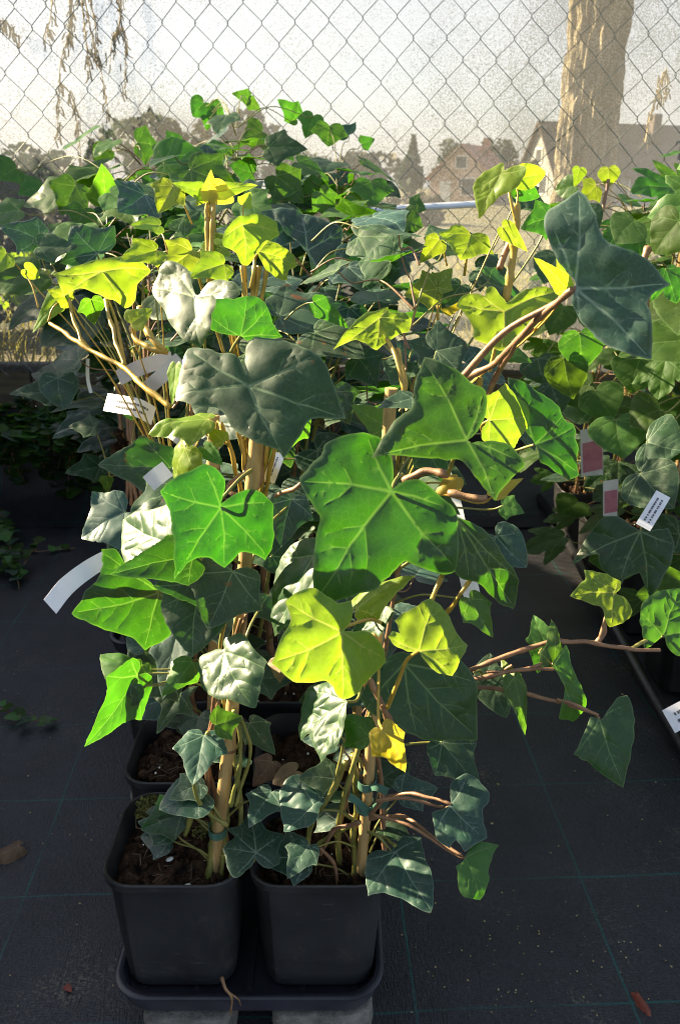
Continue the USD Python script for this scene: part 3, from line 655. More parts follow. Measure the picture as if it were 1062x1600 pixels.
def smooth_outline(px):
    "closed outline through the given points, kept pointed where it turns sharply"
    p = np.asarray(px, float)
    d0, d1 = p - np.roll(p, 1, 0), np.roll(p, -1, 0) - p
    turn = np.abs(np.degrees(np.arctan2(d0[:, 0] * d1[:, 1] - d0[:, 1] * d1[:, 0], (d0 * d1).sum(1))))
    k = np.where(turn > 62)[0]
    if len(k) < 2: k = np.array([0, len(p) // 2])
    out = []
    for i, j in zip(k, np.append(k[1:], k[0] + len(p))):
        out.append(spline(p[np.arange(i, j + 1) % len(p)], 5)[:-1])
    o = np.vstack(out)
    w = np.stack([meshkit.noise(np.stack([o[:, 0] * .11, o[:, 1] * .11, o[:, 0] * 0 + j], -1), 21 + j) for j in range(2)], -1) - .5
    return o + w * 4.2, p[k]
def traced(plant, outline, bx, by, tips, d, yaw, pitch, m, o=None, od=None, cup=.09, fold=.07, droop=.10, ripple=1.0, puff=.015, stalk=None, rs=.0015, label=None):
    """A leaf whose outline was measured on the photograph; it lies on a plane of its own at its own depth, is then bent, and is a free standing sheet."""
    _seed[0] += 1
    sd = _seed[0]; r = np.random.default_rng(sd)
    base = P(bx, by, d); n = view_normal(base, yaw, pitch)
    def onto(q):
        rr = ray(*q); t = np.clip(((base - CAM) @ n) / (rr @ n), d - .09, d + .09)
        return CAM + rr * t
    tip = onto(tips[0]); v = tip - base; v -= n * (n @ v); L0 = np.linalg.norm(v); v /= L0; u = np.cross(v, n)
    flat = lambda q: np.array([(onto(q) - base) @ u, (onto(q) - base) @ v])
    out, cor = smooth_outline(outline)
    out = np.array([flat(q) for q in out])
    S = max(np.ptp(out[:, 0]), np.ptp(out[:, 1])) / 1.2
    ring = Polygon(out / S).buffer(0)
    T = fill_leaf(ring, [flat(q) / S for q in tips], [flat(q) / S for q in cor], .034, r)
    x, y = T['p'][:, 0], T['p'][:, 1]
    q = np.stack([x * 3.1 + sd * 1.7, y * 3.1, np.full(len(x), sd * .37)], -1)
    rr = np.hypot(x, y)
    rip = (meshkit.fbm(q, 2, sd % 97) - .5) * .15 * ripple * np.clip(rr * 1.6, 0, 1) + (meshkit.noise(q * 2.6, sd % 89) - .5) * .030 * ripple
    z = fold * np.abs(x) - cup * rr * rr - droop * np.clip(rr - .4, 0, 1) ** 2 + rip + puff * T['puff'] - .0015 * T['vein']
    P3 = base + (u * x[:, None] + v * y[:, None] + n * z[:, None]) * S
    lf = part(plant, 'leaf', (P3, T['f']), m, True, T['vein'], label)
    if o != 0:
        origin = stem_point(plant, base) if o is None else P(o[0], o[1], od or d + .03)
        dd = base - origin
        st = spline([origin, origin + dd * .4 + np.array([0, 0, .08 * np.linalg.norm(dd)]), base - v * L0 * .06 - n * .010 + (origin - base) * .12, base - n * .0008], 6)
        part(lf, 'leaf_stalk', tube(st, [rs * 1.35, rs, rs * .9], 6), stalk or ('stem_lit' if m in ('leaf_young', 'leaf_yellow') else 'stem_green'), True)
    return lf

_seed = [0]
def add_leaf(plant, kind, m, base, tip, normal, width, origin=None, lod='hi', stalk='stem_green', rs=.0013, label=None, curl=0, **kw):
    _seed[0] += 1
    s = _seed[0]
    if curl: kw.update(cup=.10 + curl * .5, fold=-.10 * curl, droop=.1 + curl * .5, ripple=1 + curl * 1.2)
    (v, f), vein, (u, vv, n, L) = leaf_mesh(kind, base, tip, normal, width, lod, s, **kw)
    lf = part(plant, 'leaf', (v, f), m, True, vein, label)
    base = np.asarray(base, float)
    if origin is not None:
        origin = np.asarray(origin, float)
        d = base - origin
        mid1 = origin + d * .4 + np.array([0, 0, .10 * np.linalg.norm(d)]) 
        mid2 = base - vv * L * .06 - n * L * .16 + (origin - base) * .12
        st = spline([origin, mid1, mid2, base - n * .0006], 6)
        part(lf, 'leaf_stalk', tube(st, [rs * 1.35, rs, rs * .9], 6), stalk, True)
    return lf

def view_normal(pt, yaw, pitch):
    "a direction turned from facing the camera by yaw (to the right) and pitch (upwards), degrees"
    t = CAM - pt; t = t / np.linalg.norm(t)
    rgt = np.cross(UP, t); rgt /= np.linalg.norm(rgt); up = np.cross(t, rgt)
    a, b = math.radians(yaw), math.radians(pitch)
    return rgt * math.sin(a) * math.cos(b) + up * math.sin(b) + t * math.cos(a) * math.cos(b)
def hero(plant, bx, by, tx, ty, w, d, yaw, pitch, kind, m, o=None, od=None, **kw):
    """A leaf measured on the photograph: stalk joint, tip, overall width (pixels), depth (m), which way its upper side faces."""
    base = P(bx, by, d)
    n = view_normal(base, yaw, pitch)
    r = ray(tx, ty)
    t = ((base - CAM) @ n) / (r @ n)
    t = np.clip(t, d - .07, d + .07)
    tip = CAM + r * t
    v = tip - base; L = np.linalg.norm(v); v /= L
    nn = n - v * (n @ v); nn /= np.linalg.norm(nn)
    u = np.cross(v, nn)
    sx = lambda q: np.array([(q - CAM) @ RIGHT, (q - CAM) @ UP]) * FPX / ((q - CAM) @ FWD)
    du = (sx(base + u * .01) - sx(base)) / .01
    ax = np.array([tx - bx, -(ty - by)], float); ax /= np.linalg.norm(ax) + 1e-9
    per = abs(du[0] * ax[1] - du[1] * ax[0])       # pixels per metre across the axis
    width = min(1.10 * w / max(per, 350), .18)
    tip = base + (tip - base) * 1.05
    if o is None: origin = stem_point(plant, base)
    elif o == 0: origin = None
    else: origin = P(o[0], o[1], od or d + .03)
    kw.setdefault('lod', 'hi' if w > 70 else 'mid')
    lit = m in ('leaf_young', 'leaf_yellow')
    kw.setdefault('stalk', 'stem_lit' if lit else 'stem_green')
    kw.setdefault('rs', .0017 if w > 120 else .0013 if w > 60 else .0009)
    return add_leaf(plant, kind, m, base, tip, nn, width, origin, **kw)

# ---------------------------------------------------------------- pots, trays, plants
POT = .155
def pot_mesh(c, z0, s=1.0):
    R = lambda h, r, z: (ring_sq(h * s, h * s, r * s, 7) + c[:2], z0 + z)
    rings = [R(.055, .022, .0), R(.0585, .024, .001), R(.060, .025, .004), R(.0645, .028, .07), R(.0685, .030, POT - .012), R(.0697, .031, POT - .0105), R(.0722, .032, POT - .0095),
             R(.0725, .032, POT - .0015), R(.0715, .032, POT), R(.0698, .031, POT - .0005), R(.0692, .0305, POT - .004), R(.0672, .030, POT - .012), R(.0620, .028, .08)]
    return loft(rings, True, False)
def soil_mesh(c, z, seed, half=.0665, bump=.020):
    xs = np.linspace(-half, half, 56)
    X, Y = np.meshgrid(xs, xs)
    # squeeze the square sheet into a rounded square
    k = np.maximum(np.abs(X), np.abs(Y)) / half
    rr = np.hypot(X, Y) / half
    s = np.where(rr > 0, np.minimum(1, (1.22 / np.maximum(rr, 1e-6))), 1)
    Z = z + (meshkit.fbm(np.stack([X * 70, Y * 70, X * 0 + seed], -1), 4, seed) - .5) * bump * 1.7 + np.clip(meshkit.noise(np.stack([X * 190, Y * 190, X * 0], -1), seed) - .5, 0, 1) * .010 - .008 * k ** 4
    v = np.column_stack([(X * s + c[0]).ravel(), (Y * s + c[1]).ravel(), Z.ravel()])
    g = grid(xs, xs, lambda a, b: a * 0)
    return v, g[1]
CANES = {}
def stem_point(plant, base):
    a, b = CANES[plant[0]]
    z = np.clip(base[2] - .03, min(a[2], b[2]) + .01, max(a[2], b[2]) + .02)
    t = (z - a[2]) / (b[2] - a[2])
    c = a + (b - a) * t
    d = base - c; d[2] = 0
    return c + d / (np.linalg.norm(d) + 1e-9) * .010
def potted(name, cat, label, c, ca, cb, seed, group=None, z0=.055, cane_r=.0066, stems=3, s=1.0, pot_mat='pot_plastic', cane=True, stem_top=None, cane_mat='cane'):
    r = np.random.default_rng(seed)
    t = thing(name, label, cat, (c[0], c[1], z0), group)
    part(t, 'pot', pot_mesh(c, z0, s), pot_mat, 35)
    sm = part(t, 'soil', soil_mesh(c, z0 + (POT - .022) , seed, .0665 * s), 'soil', True)
    for k in range(5):
        q = np.array([c[0] + r.uniform(-.045, .045), c[1] + r.uniform(-.05, .02), z0 + POT - .016])
        m = trimesh.creation.icosphere(1, r.uniform(.0008, .0016)); m.apply_scale([1, 1.4, .8]); m.apply_translation(q)
        part(sm, 'perlite_grain', m, 'perlite', True)
    ca, cb = np.array(ca, float), np.array(cb, float)
    CANES[t[0]] = (ca, cb)
    if cane:
        L = np.linalg.norm(cb - ca)
        n = 40
        tt = np.linspace(0, 1, n)
        rad = np.full(n, cane_r)
        nodes = np.arange(.16 + r.uniform(-.05, .05), L, .19)
        for nd in nodes:
            rad += .0016 * np.exp(-((tt * L - nd) / .005) ** 2)
        cn = part(t, 'cane', tube(ca + (cb - ca) * tt[:, None] + np.stack([.002 * np.sin(tt * 5), 0 * tt, 0 * tt], -1), rad, 12), cane_mat, 50)
        for nd in nodes:
            k = ca + (cb - ca) * nd / L
            u = (cb - ca) / L
            part(cn, 'node', tube([k - u * .0016 + [.002 * math.sin(nd / L * 5), 0, 0], k + u * .0016 + [.002 * math.sin(nd / L * 5), 0, 0]], cane_r * 1.24, 12), 'cane_node')
    top = stem_top if stem_top is not None else cb + np.array([0, 0, .06])
    for k in range(stems):
        a = r.uniform(0, 6.28)
        pts = []
        for q in np.linspace(0, 1, 9):
            o = np.array([math.cos(a + q * 4), math.sin(a + q * 4), 0]) * (.011 + .012 * (1 - q) + r.uniform(0, .006))
            pts.append(ca + (top - ca) * q * r.uniform(.97, 1.0) + o)
        part(t, 'stem', tube(spline(pts, 5), [.0030, .0024, .0018], 7), 'stem_green' if k % 2 else 'stem_brown', True)
    return t
def ribbon(pts, wdir, w, th=.0006):
    p = np.asarray(pts, float); wd = np.broadcast_to(np.asarray(wdir, float), p.shape)
    t = np.gradient(p, axis=0); n = np.cross(t, wd); n /= np.linalg.norm(n, axis=1, keepdims=True) + 1e-12
    v = np.stack([p - wd * w / 2 - n * th / 2, p + wd * w / 2 - n * th / 2, p + wd * w / 2 + n * th / 2, p - wd * w / 2 + n * th / 2], 1).reshape(-1, 3)
    f = []
    for i in range(len(p) - 1):
        for j in range(4):
            a, b = i * 4 + j, i * 4 + (j + 1) % 4
            f += [(a, b, b + 4), (a, b + 4, a + 4)]
    e = (len(p) - 1) * 4
    f += [(0, 2, 1), (0, 3, 2), (e, e + 1, e + 2), (e, e + 2, e + 3)]
    return v, np.array(f)
def tape_tie(plant, c, r=.0095, w=.009, ends=None):
    ang = np.linspace(0, 2 * np.pi, 17)
    tie = part(plant, 'tie_tape', ribbon([c + np.array([r * math.cos(a), r * math.sin(a), .002 * math.sin(a)]) for a in ang], [0, 0, 1], w), 'tie_tape', 40)
    for e in ends or []:
        part(tie, 'tape_end', ribbon(spline([c + np.array([.003, -r, 0]), (c + e) / 2 + [0, -.006, .004], e], 5), [.25, 0, .97], w), 'tie_tape', 40)

def tray(label, x0, x1, y0, y1, z0=.045):
    c = np.array([(x0 + x1) / 2, (y0 + y1) / 2]); hx, hy = (x1 - x0) / 2, (y1 - y0) / 2
    t = thing('plant_tray', label, 'tray', (c[0], c[1], z0))
    R = lambda dx_, r, z: (ring_sq(hx + dx_, hy + dx_, r, 8) + c, z0 + z)
    part(t, 'shell', loft([R(-.012, .03, 0), R(-.008, .034, .001), R(-.006, .036, .004), R(-.001, .040, .024), R(.0015, .041, .0262), R(.0018, .041, .0290), R(.0, .041, .0305), R(-.003, .039, .0308), R(-.006, .038, .029), R(-.0105, .034, .008), R(-.014, .03, .0062)]), 'tray_plastic', 35)
    for k in range(5):
        x = x0 + (x1 - x0) * (k + .5) / 5
        part(t, 'rib', box((x - .003, y0 + .03, z0 + .006), (x + .003, y1 - .03, z0 + .0085)), 'tray_plastic')
    return t
tray('front black plastic tray holding the two nearest ivy pots', -.245, .046, .655, .99)
tray('black plastic tray behind the front one under the dark ivy pots', -.305, -.012, 1.0, 1.31)
tray('rear black plastic tray beneath the tall ivy by the fence', -.44, .03, 1.40, 1.89)
def stone(label, lo, hi, seed):
    m = trimesh.creation.box(bounds=[lo, hi])
    for _ in range(4): m = m.subdivide()
    v = np.array(m.vertices); c = (np.array(lo) + hi) / 2; h = (np.array(hi) - lo) / 2
    q = (v - c) / h
    v = c + q / np.maximum(1, (np.abs(q) ** 8).sum(1, keepdims=True) ** (1 / 8)) * h
    n = q / np.linalg.norm(q, axis=1, keepdims=True)
    v += n * (meshkit.fbm(v * 45, 4, seed) - .5)[:, None] * .012
    v[:, 2] = np.minimum(v[:, 2], .0435)
    single('stone_block', (v, m.faces), 'stone', label, 'stone', smooth=40, loc=(c[0], c[1], 0))
stone('rough grey stone under the left front corner of the tray', (-.215, .655, -.01), (-.115, .76, .043), 3)
stone('rough grey stone under the right front corner of the tray', (-.075, .660, -.01), (.035, .75, .043), 5)
stone('grey stone hidden under the back of the front tray', (-.19, .9, -.01), (-.09, .97, .043), 6)
for k, (x, y) in enumerate(((-.26, 1.06), (-.1, 1.25), (-.36, 1.5), (-.06, 1.8))):
    stone(('grey stone under the second tray, left', 'grey stone under the second tray, right', 'grey stone under the rear tray, left', 'grey stone under the rear tray, right')[k], (x - .05, y - .05, -.01), (x + .05, y + .05, .043), 20 + k)

# ---------------------------------------------------------------- the ivy pots
A1 = potted('potted_ivy', 'ivy', 'nearest ivy on the left, bare dark soil and cane showing in its square black pot', (-.176, .745), (-.136, .712, .19), (-.068, .738, .70), 1, stems=3, stem_top=np.array([-.095, .728, .50]))
A2 = potted('potted_ivy', 'ivy', 'nearest ivy on the right, huge leaf hanging above its yellow cane and black pot', (-.023, .745), (.0215, .708, .19), (.046, .722, .715), 2, stems=3, cane_r=.0056, stem_top=np.array([.042, .72, .62]))
B1 = potted('potted_ivy', 'ivy', 'ivy in the second row on the left, pot rim showing behind the front left pot', (-.192, .905), (-.165, .895, .19), (-.135, .90, .645), 3, stem_top=np.array([-.14, .90, .56]))
B2 = potted('potted_ivy', 'ivy', 'second row ivy on the right, big dark leaf held out on a long brown stalk', (-.035, .905), (.01, .885, .19), (.045, .90, .50), 4, cane_r=.0055, stem_top=np.array([.06, .90, .64]))
C1 = potted('potted_ivy', 'ivy', 'ivy behind on the left whose lime shoots and branch reach towards the left edge', (-.235, 1.075), (-.235, 1.06, .19), (-.22, 1.06, .50), 5, cane_r=.005, cane_mat='stem_brown', stem_top=np.array([-.19, 1.06, .72]))
C2 = potted('potted_ivy', 'ivy', 'ivy in the third row with the upright sunlit lime shoot above the dark leaves', (-.082, 1.075), (-.10, 1.06, .19), (-.105, 1.05, .50), 6, cane_r=.005, cane_mat='stem_brown', stem_top=np.array([-.105, 1.05, .68]))
D1 = potted('potted_ivy', 'ivy', 'ivy with bundled brown stems and a folded white label at the left', (-.245, 1.235), (-.285, 1.21, .19), (-.275, 1.22, .66), 7, cane_r=.005, cane_mat='stem_brown', stem_top=np.array([-.275, 1.22, .78]))
D2 = potted('potted_ivy', 'ivy', 'ivy in the fourth row under the large bluish leaf at the centre', (-.09, 1.235), (-.06, 1.22, .19), (-.05, 1.23, .50), 8, cane_r=.005, cane_mat='stem_brown', stem_top=np.array([-.05, 1.23, .70]))
BACK = []
bl = ['far left ivy of the rear tray with pale green leaves', 'middle ivy at the front of the rear tray', 'right ivy at the front of the rear tray with rounded leaves',
      'left ivy of the middle row in the rear tray', 'central ivy of the rear tray, tall shoots rising', 'right ivy of the middle row in the rear tray with dark leaves',
      'ivy at the back left of the rear tray against the fence', 'tallest ivy at the back of the rear tray against the fence', 'ivy at the back right of the rear tray against the fence']
for j, y in enumerate((1.48, 1.635, 1.79)):
    for i, x in enumerate((-.355, -.20, -.045)):
        k = j * 3 + i
        BACK.append(potted('potted_ivy', 'ivy', bl[k], (x, y), (x + .01, y - .01, .19), (x + (-.03, .0, .04)[i], y, (.84, .88, .80)[i] + .04 * j), 20 + k, cane=False, stems=2, stem_top=np.array([x + (-.03, .0, .04)[i] * .8, y, (.70, .72, .66)[i] + .03 * j])))

def shoot(plant, pts, r, m='stem_lit', name='stem'):
    q = spline([P(*p) for p in pts], 8)
    L = np.concatenate([[0], np.cumsum(np.linalg.norm(np.diff(q, axis=0), axis=1))])
    rr = (np.full(len(q), r) if np.ndim(r) == 0 else np.linspace(r[0], r[-1], len(q))) * .86
    rr = rr * (1 + .22 * (meshkit.noise(np.stack([L * 160, L * 0 + pts[0][0], L * 0], -1), 3) - .5) + .28 * np.exp(-(((L + .012) % .034 - .017) / .004) ** 2))
    q = q + (np.stack([meshkit.noise(np.stack([L * 60, L * 0 + pts[0][1], L * 0 + j], -1), 5) for j in range(3)], -1) - .5) * .003 * np.minimum(1, np.minimum(L, L[-1] - L) / .02)[:, None]
    return part(plant, name, tube(q, rr, 8), m, True)

Y, MI, MA, DK, BL, YL = 'leaf_young', 'leaf_mid', 'leaf_mature', 'leaf_dark', 'leaf_blue', 'leaf_yellow'
H = [
 # front left plant
 (A1, 302,868, 184,897,  80,.735, 28, 22,'spade',MA, {}),
 (A1, 330,905, 243,915,  85,.77, -4,-12,'spade',DK, {}),
 (A1, 364,893, 322,975, 130,.755, -6, 14,'shield',DK, dict(o=(300,910), od=.78)),
 (A1, 310,925, 300,1018,108,.78,  -8, 18,'heart',DK, {}),
 (A1, 337,1133,376,1118, 58,.79,  12, 15,'ivy3',MI, {}),
 (A1, 318,1150,300,1222, 80,.81, -8, 36,'ivy3',BL, {}),
 (A1, 313,1240,252,1262, 66,.87, -4, 42,'heart',BL, dict(o=(345,1280), od=.87)),
 (A1, 424,1238,392,1290, 58,.88, -5, 30,'ivy3',BL, {}),
 (A1, 215,1056,142,1160, 78,.80, 42,  2,'ivy3',MI, dict(cup=.05)),
 (A1, 214,1062,168,1012, 58,.815,22, 28,'heart',MI, dict(curl=.6)),
 (A1, 205,1070,158,1106, 42,.79, -10,25,'heart',MA, dict(curl=.8)),
 (A1, 222,1040,206,1075, 30,.82, 20, 35,'heart',MI, {}),
 (A1, 300,1035,262,1080, 48,.80, 15, 20,'spade',MI, dict(curl=1.2)),
 # row 2 left, bluish leaves in shade low down
 (B1, 195,800, 128,836, 98,.93, -18, 26,'shield',BL, {}),
 (B1, 200,850, 165,885, 56,.95, -10, 26,'ivy3',BL, {}),
 (B1, 277,988, 254,1088, 66,.90, -15, 22,'ivy3',BL, {}),
 (B1, 280,1085,244,1142, 66,.94, -6, 25,'star',DK, {}),
 (B1, 225,1010,200,985, 40,.93, 0, 30,'heart',BL, {}),
 (A1, 390,1130,430,1175, 50,.90, 0, 20,'ivy3',DK, {}),
 # front right plant
 (A2, 556,952, 637,892,  48,.72,-24, 22,'spade',Y, dict(curl=.7)),
 (A2, 603,948, 548,988,  60,.74,-42, 24,'ivy3',MA, dict(puff=.03)),
 (A2, 577,1152,536,1112, 62,.705,10, 12,'ivy3',MI, dict(curl=1.1)),
 (A2, 598,1140,640,1204, 62,.645,14,  2,'ivy3',YL, dict(curl=.9)),
 (A2, 690,1160,750,1238, 78,.83,  4,  8,'ivy3',DK, {}),
 (A2, 775,838,818,886,   62,.80,  0, 10,'heart',BL, {}),
 (A2, 733,936,770,995,   52,.745,22,  2,'ivy3',MI, {}),
 (A2, 606,668,553,633,   55,.80, 36,  6,'ivy3',MI, {}),
 (A2, 644,622,592,634,   30,.72,  0, 55,'spade',DK, {}),
 (A2, 482,1322,450,1370, 54,.85, -5, 28,'ivy3',BL, {}),
 (A2, 600,1290,640,1310, 52,.90,  0, 40,'ivy3',DK, {}),
 (A2, 662,690,700,760,   60,.80,  5, 10,'ivy3',DK, {}),
 (A2, 650,765,715,800,   60,.76,-20, 30,'spade',MA, {}),
 (A2, 715,745,680,770,   30,.73, 20, 40,'spade',YL, dict(curl=.8)),
 (A2, 770,775,815,745,   26,.71, 10, 40,'spade',YL, {}),
 (A2, 785,790,818,800,   40,.74, 10, 30,'ivy3',MI, {}),
 # row 2 right
 (B2, 764,656, 840,648, 100,.74, 28,  4,'shield',Y, dict(o=(757,730), od=.78)),
 (B2, 888,452, 838,404,  34,.64, 42,  6,'spade',Y, {}),
 (B2, 884,450, 872,405,  22,.645,42,  6,'spade',Y, {}),
 (B2, 812,278, 853,268,  40,.87, 24, 10,'heart',Y, dict(o=(806,330), od=.88)),
 (B2, 808,294, 842,306,  34,.88, 20,  4,'heart',MI, dict(o=(806,330), od=.88)),
 (B2, 735,366, 722,402,  88,.90, 14, 30,'shield',Y, dict(o=(725,430), od=.93)),
 (B2, 784,354, 824,390,  32,.86, 30, 20,'spade',Y, {}),
 (B2, 860,340, 816,352,  62,.92, 22, 18,'ivy3',MI, {}),
 (B2, 686,374, 656,408,  36,.95, 12, 14,'spade',Y, dict(o=(698,415), od=.96)),
 (B2, 682,452, 634,460,  62,.92, 18, 10,'ivy3',Y, dict(o=(684,500), od=.93)),
 (B2, 682,448, 706,420,  42,.92,-20, 20,'ivy3',Y, {}),
 (B2, 682,548, 730,534,  84,.86,  0, 36,'shield',DK, {}),
 (B2, 690,550, 640,530,  60,.90,  0, 40,'ivy3',DK, {}),
 (B2, 720,445, 690,480,  50,.95,  0, 30,'ivy3',DK, {}),
 (B2, 745,420, 800,430,  60,.95,  0, 48,'ivy3',DK, {}),
 (B2, 810,300, 855,330,  44,.98,  0, 30,'ivy3',DK, {}),
 (B2, 690,470, 735,470,  46,.95, 20, 20,'spade',YL, {}),
 (B2, 760,540, 830,560,  46,.78, 14, 40,'spade',MI, {}),
 # left, upper
 (B1, 470,648, 445,708,  46,.77, 42,  2,'ivy3',MI, {}),
 (C1, 142,468, 150,505,  46,1.0, 36,  2,'ivy3',MI, {}),
 (C1,  97,458,  50,515,  36,1.02,-32, 8,'spade',Y, dict(o=(75,503), od=1.02)),
 (C1, 110,470,  76,450,  30,1.02, 20,30,'spade',Y, {}),
 (C1,  40,420,  62,432,  24,1.04, 20,10,'heart',Y, dict(o=(60,480), od=1.03)),
 (C1,  10,395, -14,430,  40,1.06,-30,10,'spade',Y, {}),
 (C1, 250,352, 204,348,  26,1.0, 20, 55,'spade',Y, dict(o=(262,395), od=1.0)),
 (C1, 245,390, 190,405,  50,.99, 16, 50,'ivy3',Y, {}),
 (C1, 270,290, 247,330,  60,.98,-22, 18,'ivy3',Y, dict(o=(300,350), od=1.0)),
 (C1, 205,505, 235,480,  40,.93,-20, 24,'spade',Y, {}),
 (C2, 322,302, 272,284,  28,.98, 18, 30,'spade',Y, {}),
 (C2, 324,300, 306,320,  26,.98, 18, 20,'spade',Y, {}),
 (C2, 326,312, 330,266,  26,.975,20, 8,'spade',YL, {}),
 (C2, 330,300, 402,288,  30,.98, 22, 34,'spade',Y, {}),
 (C2, 334,296, 366,312,  36,.98, 30, 10,'heart',YL, {}),
 (C2, 380,320, 392,300,  26,.96, 20, 10,'spade',Y, {}),
 (C2, 300,392, 262,425,  74,.98, 16, 30,'ivy3',Y, {}),
 (C2, 350,412, 300,430,  60,.96, 16, 40,'ivy3',Y, {}),
 (C2, 330,375, 355,400,  50,1.0, -20, 30,'ivy3',Y, {}),
 (C2, 290,345, 325,358,  50,1.02, 0, 45,'ivy3',MA, {}),
 (C1, 226,304, 186,328,  82,1.1, -6, 46,'ivy3',BL, {}),
 (C1,  62,374,   2,350,  58,1.1,  0, 40,'ivy3',BL, {}),
 (C1,  60,385, 120,382,  50,1.08,-14,52,'ivy3',MA, {}),
 (C1, 152,396, 112,352,  96,1.12, 0, 28,'ivy3',BL, {}),
 (B1, 324,655, 232,662,  46,.78,-10, 52,'ivy3',Y, dict(curl=.5, o=(345,690), od=.8)),
 (B1, 350,690, 325,668,  30,.78,-20, 20,'spade',Y, {}),
 (B1, 290,700, 264,752,  48,.80,-52, 8,'heart',Y, dict(curl=.4)),
 (B1, 320,700, 345,725,  26,.80,-20, 20,'heart',MI, {}),
 (B1, 275,570, 268,630,  22,.86,-40, 10,'spade',Y, {}),
 (D1,  90,590,  96,638,  60,1.28,-10, 12,'heart',BL, dict(o=(180,640), od=1.3)),
 (D1, 148,668, 108,665,  36,1.2,  0, 55,'ivy3',DK, dict(o=(172,745), od=1.2)),
 (D1, 212,650, 176,620,  22,1.15, 30, 40,'spade',DK, dict(o=(205,720), od=1.15)),
 (D1, 222,700, 250,690,  36,1.15,-20, 30,'spade',BL, {}),
 (D1, 165,745, 170,770,  22,1.2, 30, 10,'spade',MI, {}),
 (C2, 490,472, 545,510,  34,.95, 14,  6,'spade',MI, dict(o=(445,500), od=.97)),
 (D2, 450,350, 425,385,  70,1.25, 0, 40,'ivy3',BL, {}),
 (D2, 545,380, 575,410,  70,1.2, 0, 36,'ivy3',BL, {}),
 (D2, 610,408, 560,405,  90,1.1, -14, 56,'ivy3',MA, {}),
 (D2, 600,415, 640,420,  70,1.12, 0, 50,'shield',DK, {}),
 (D2, 500,505, 525,540,  60,1.05, 20, 12,'ivy3',MI, {}),
 (D2, 440,470, 420,520,  90,1.08, 0, 26,'ivy3',DK, {}),
 (D2, 545,480, 530,540,  80,1.15, 0, 26,'ivy3',BL, {}),
 (C2, 470,560, 505,600,  80,.98, 0, 24,'ivy3',DK, {}),
 (C2, 520,610, 545,660,  70,.95, 0, 20,'ivy3',DK, {}),
 (C2, 560,560, 590,600,  70,1.0, 0, 22,'ivy3',DK, {}),
 (A1, 455,780, 440,850,  80,.9, 0, 20,'ivy3',BL, {}),
 (A1, 420,930, 450,985,  70,.9, 0, 18,'ivy3',DK, {}),
 (A2, 560,920, 600,960,  70,.85, 0, 20,'ivy3',DK, {}),
 (B2, 690,620, 720,680,  70,.88, 0, 16,'ivy3',DK, {}),
 (B2, 640,590, 600,560,  50,.92, -10, 40,'spade',MA, {}),
 # side branch hanging out to the right
 (A2, 866,1040,872,968,  36,.765,36,  6,'spade',MI, dict(curl=.6, o=0)),
 (A2, 852,1008,832,962,  50,.80,  6, 12,'ivy3',MI, {'o': (842, 1022), 'od': .79}),
 (A2, 845,1015,838,1050, 36,.80, 20, 8,'spade',MI, {'o': (842, 1022), 'od': .79}),
 (A2, 803,1058,826,1145, 36,.765,24,  4,'spade',MI, dict(curl=.5, o=(760,1050), od=.77, stalk='stem_brown')),
 (A2, 806,1070,782,1030, 30,.77, -20, 20,'spade',Y, dict(o=0)),
 (A2, 765,1060,792,1118, 58,.83,  0,  6,'heart',DK, {'o': (740, 1050), 'od': .8}),
 (A2, 760,1060,765,1022, 40,.83,  0, 10,'heart',DK, {'o': (740, 1050), 'od': .8}),
]
for pl, bx, by, tx, ty, w, d, yw, pt, kind, m, kw in H:
    kw = dict(kw)
    hero(pl, bx, by, tx, ty, w, d, yw, pt, kind, m, **kw)

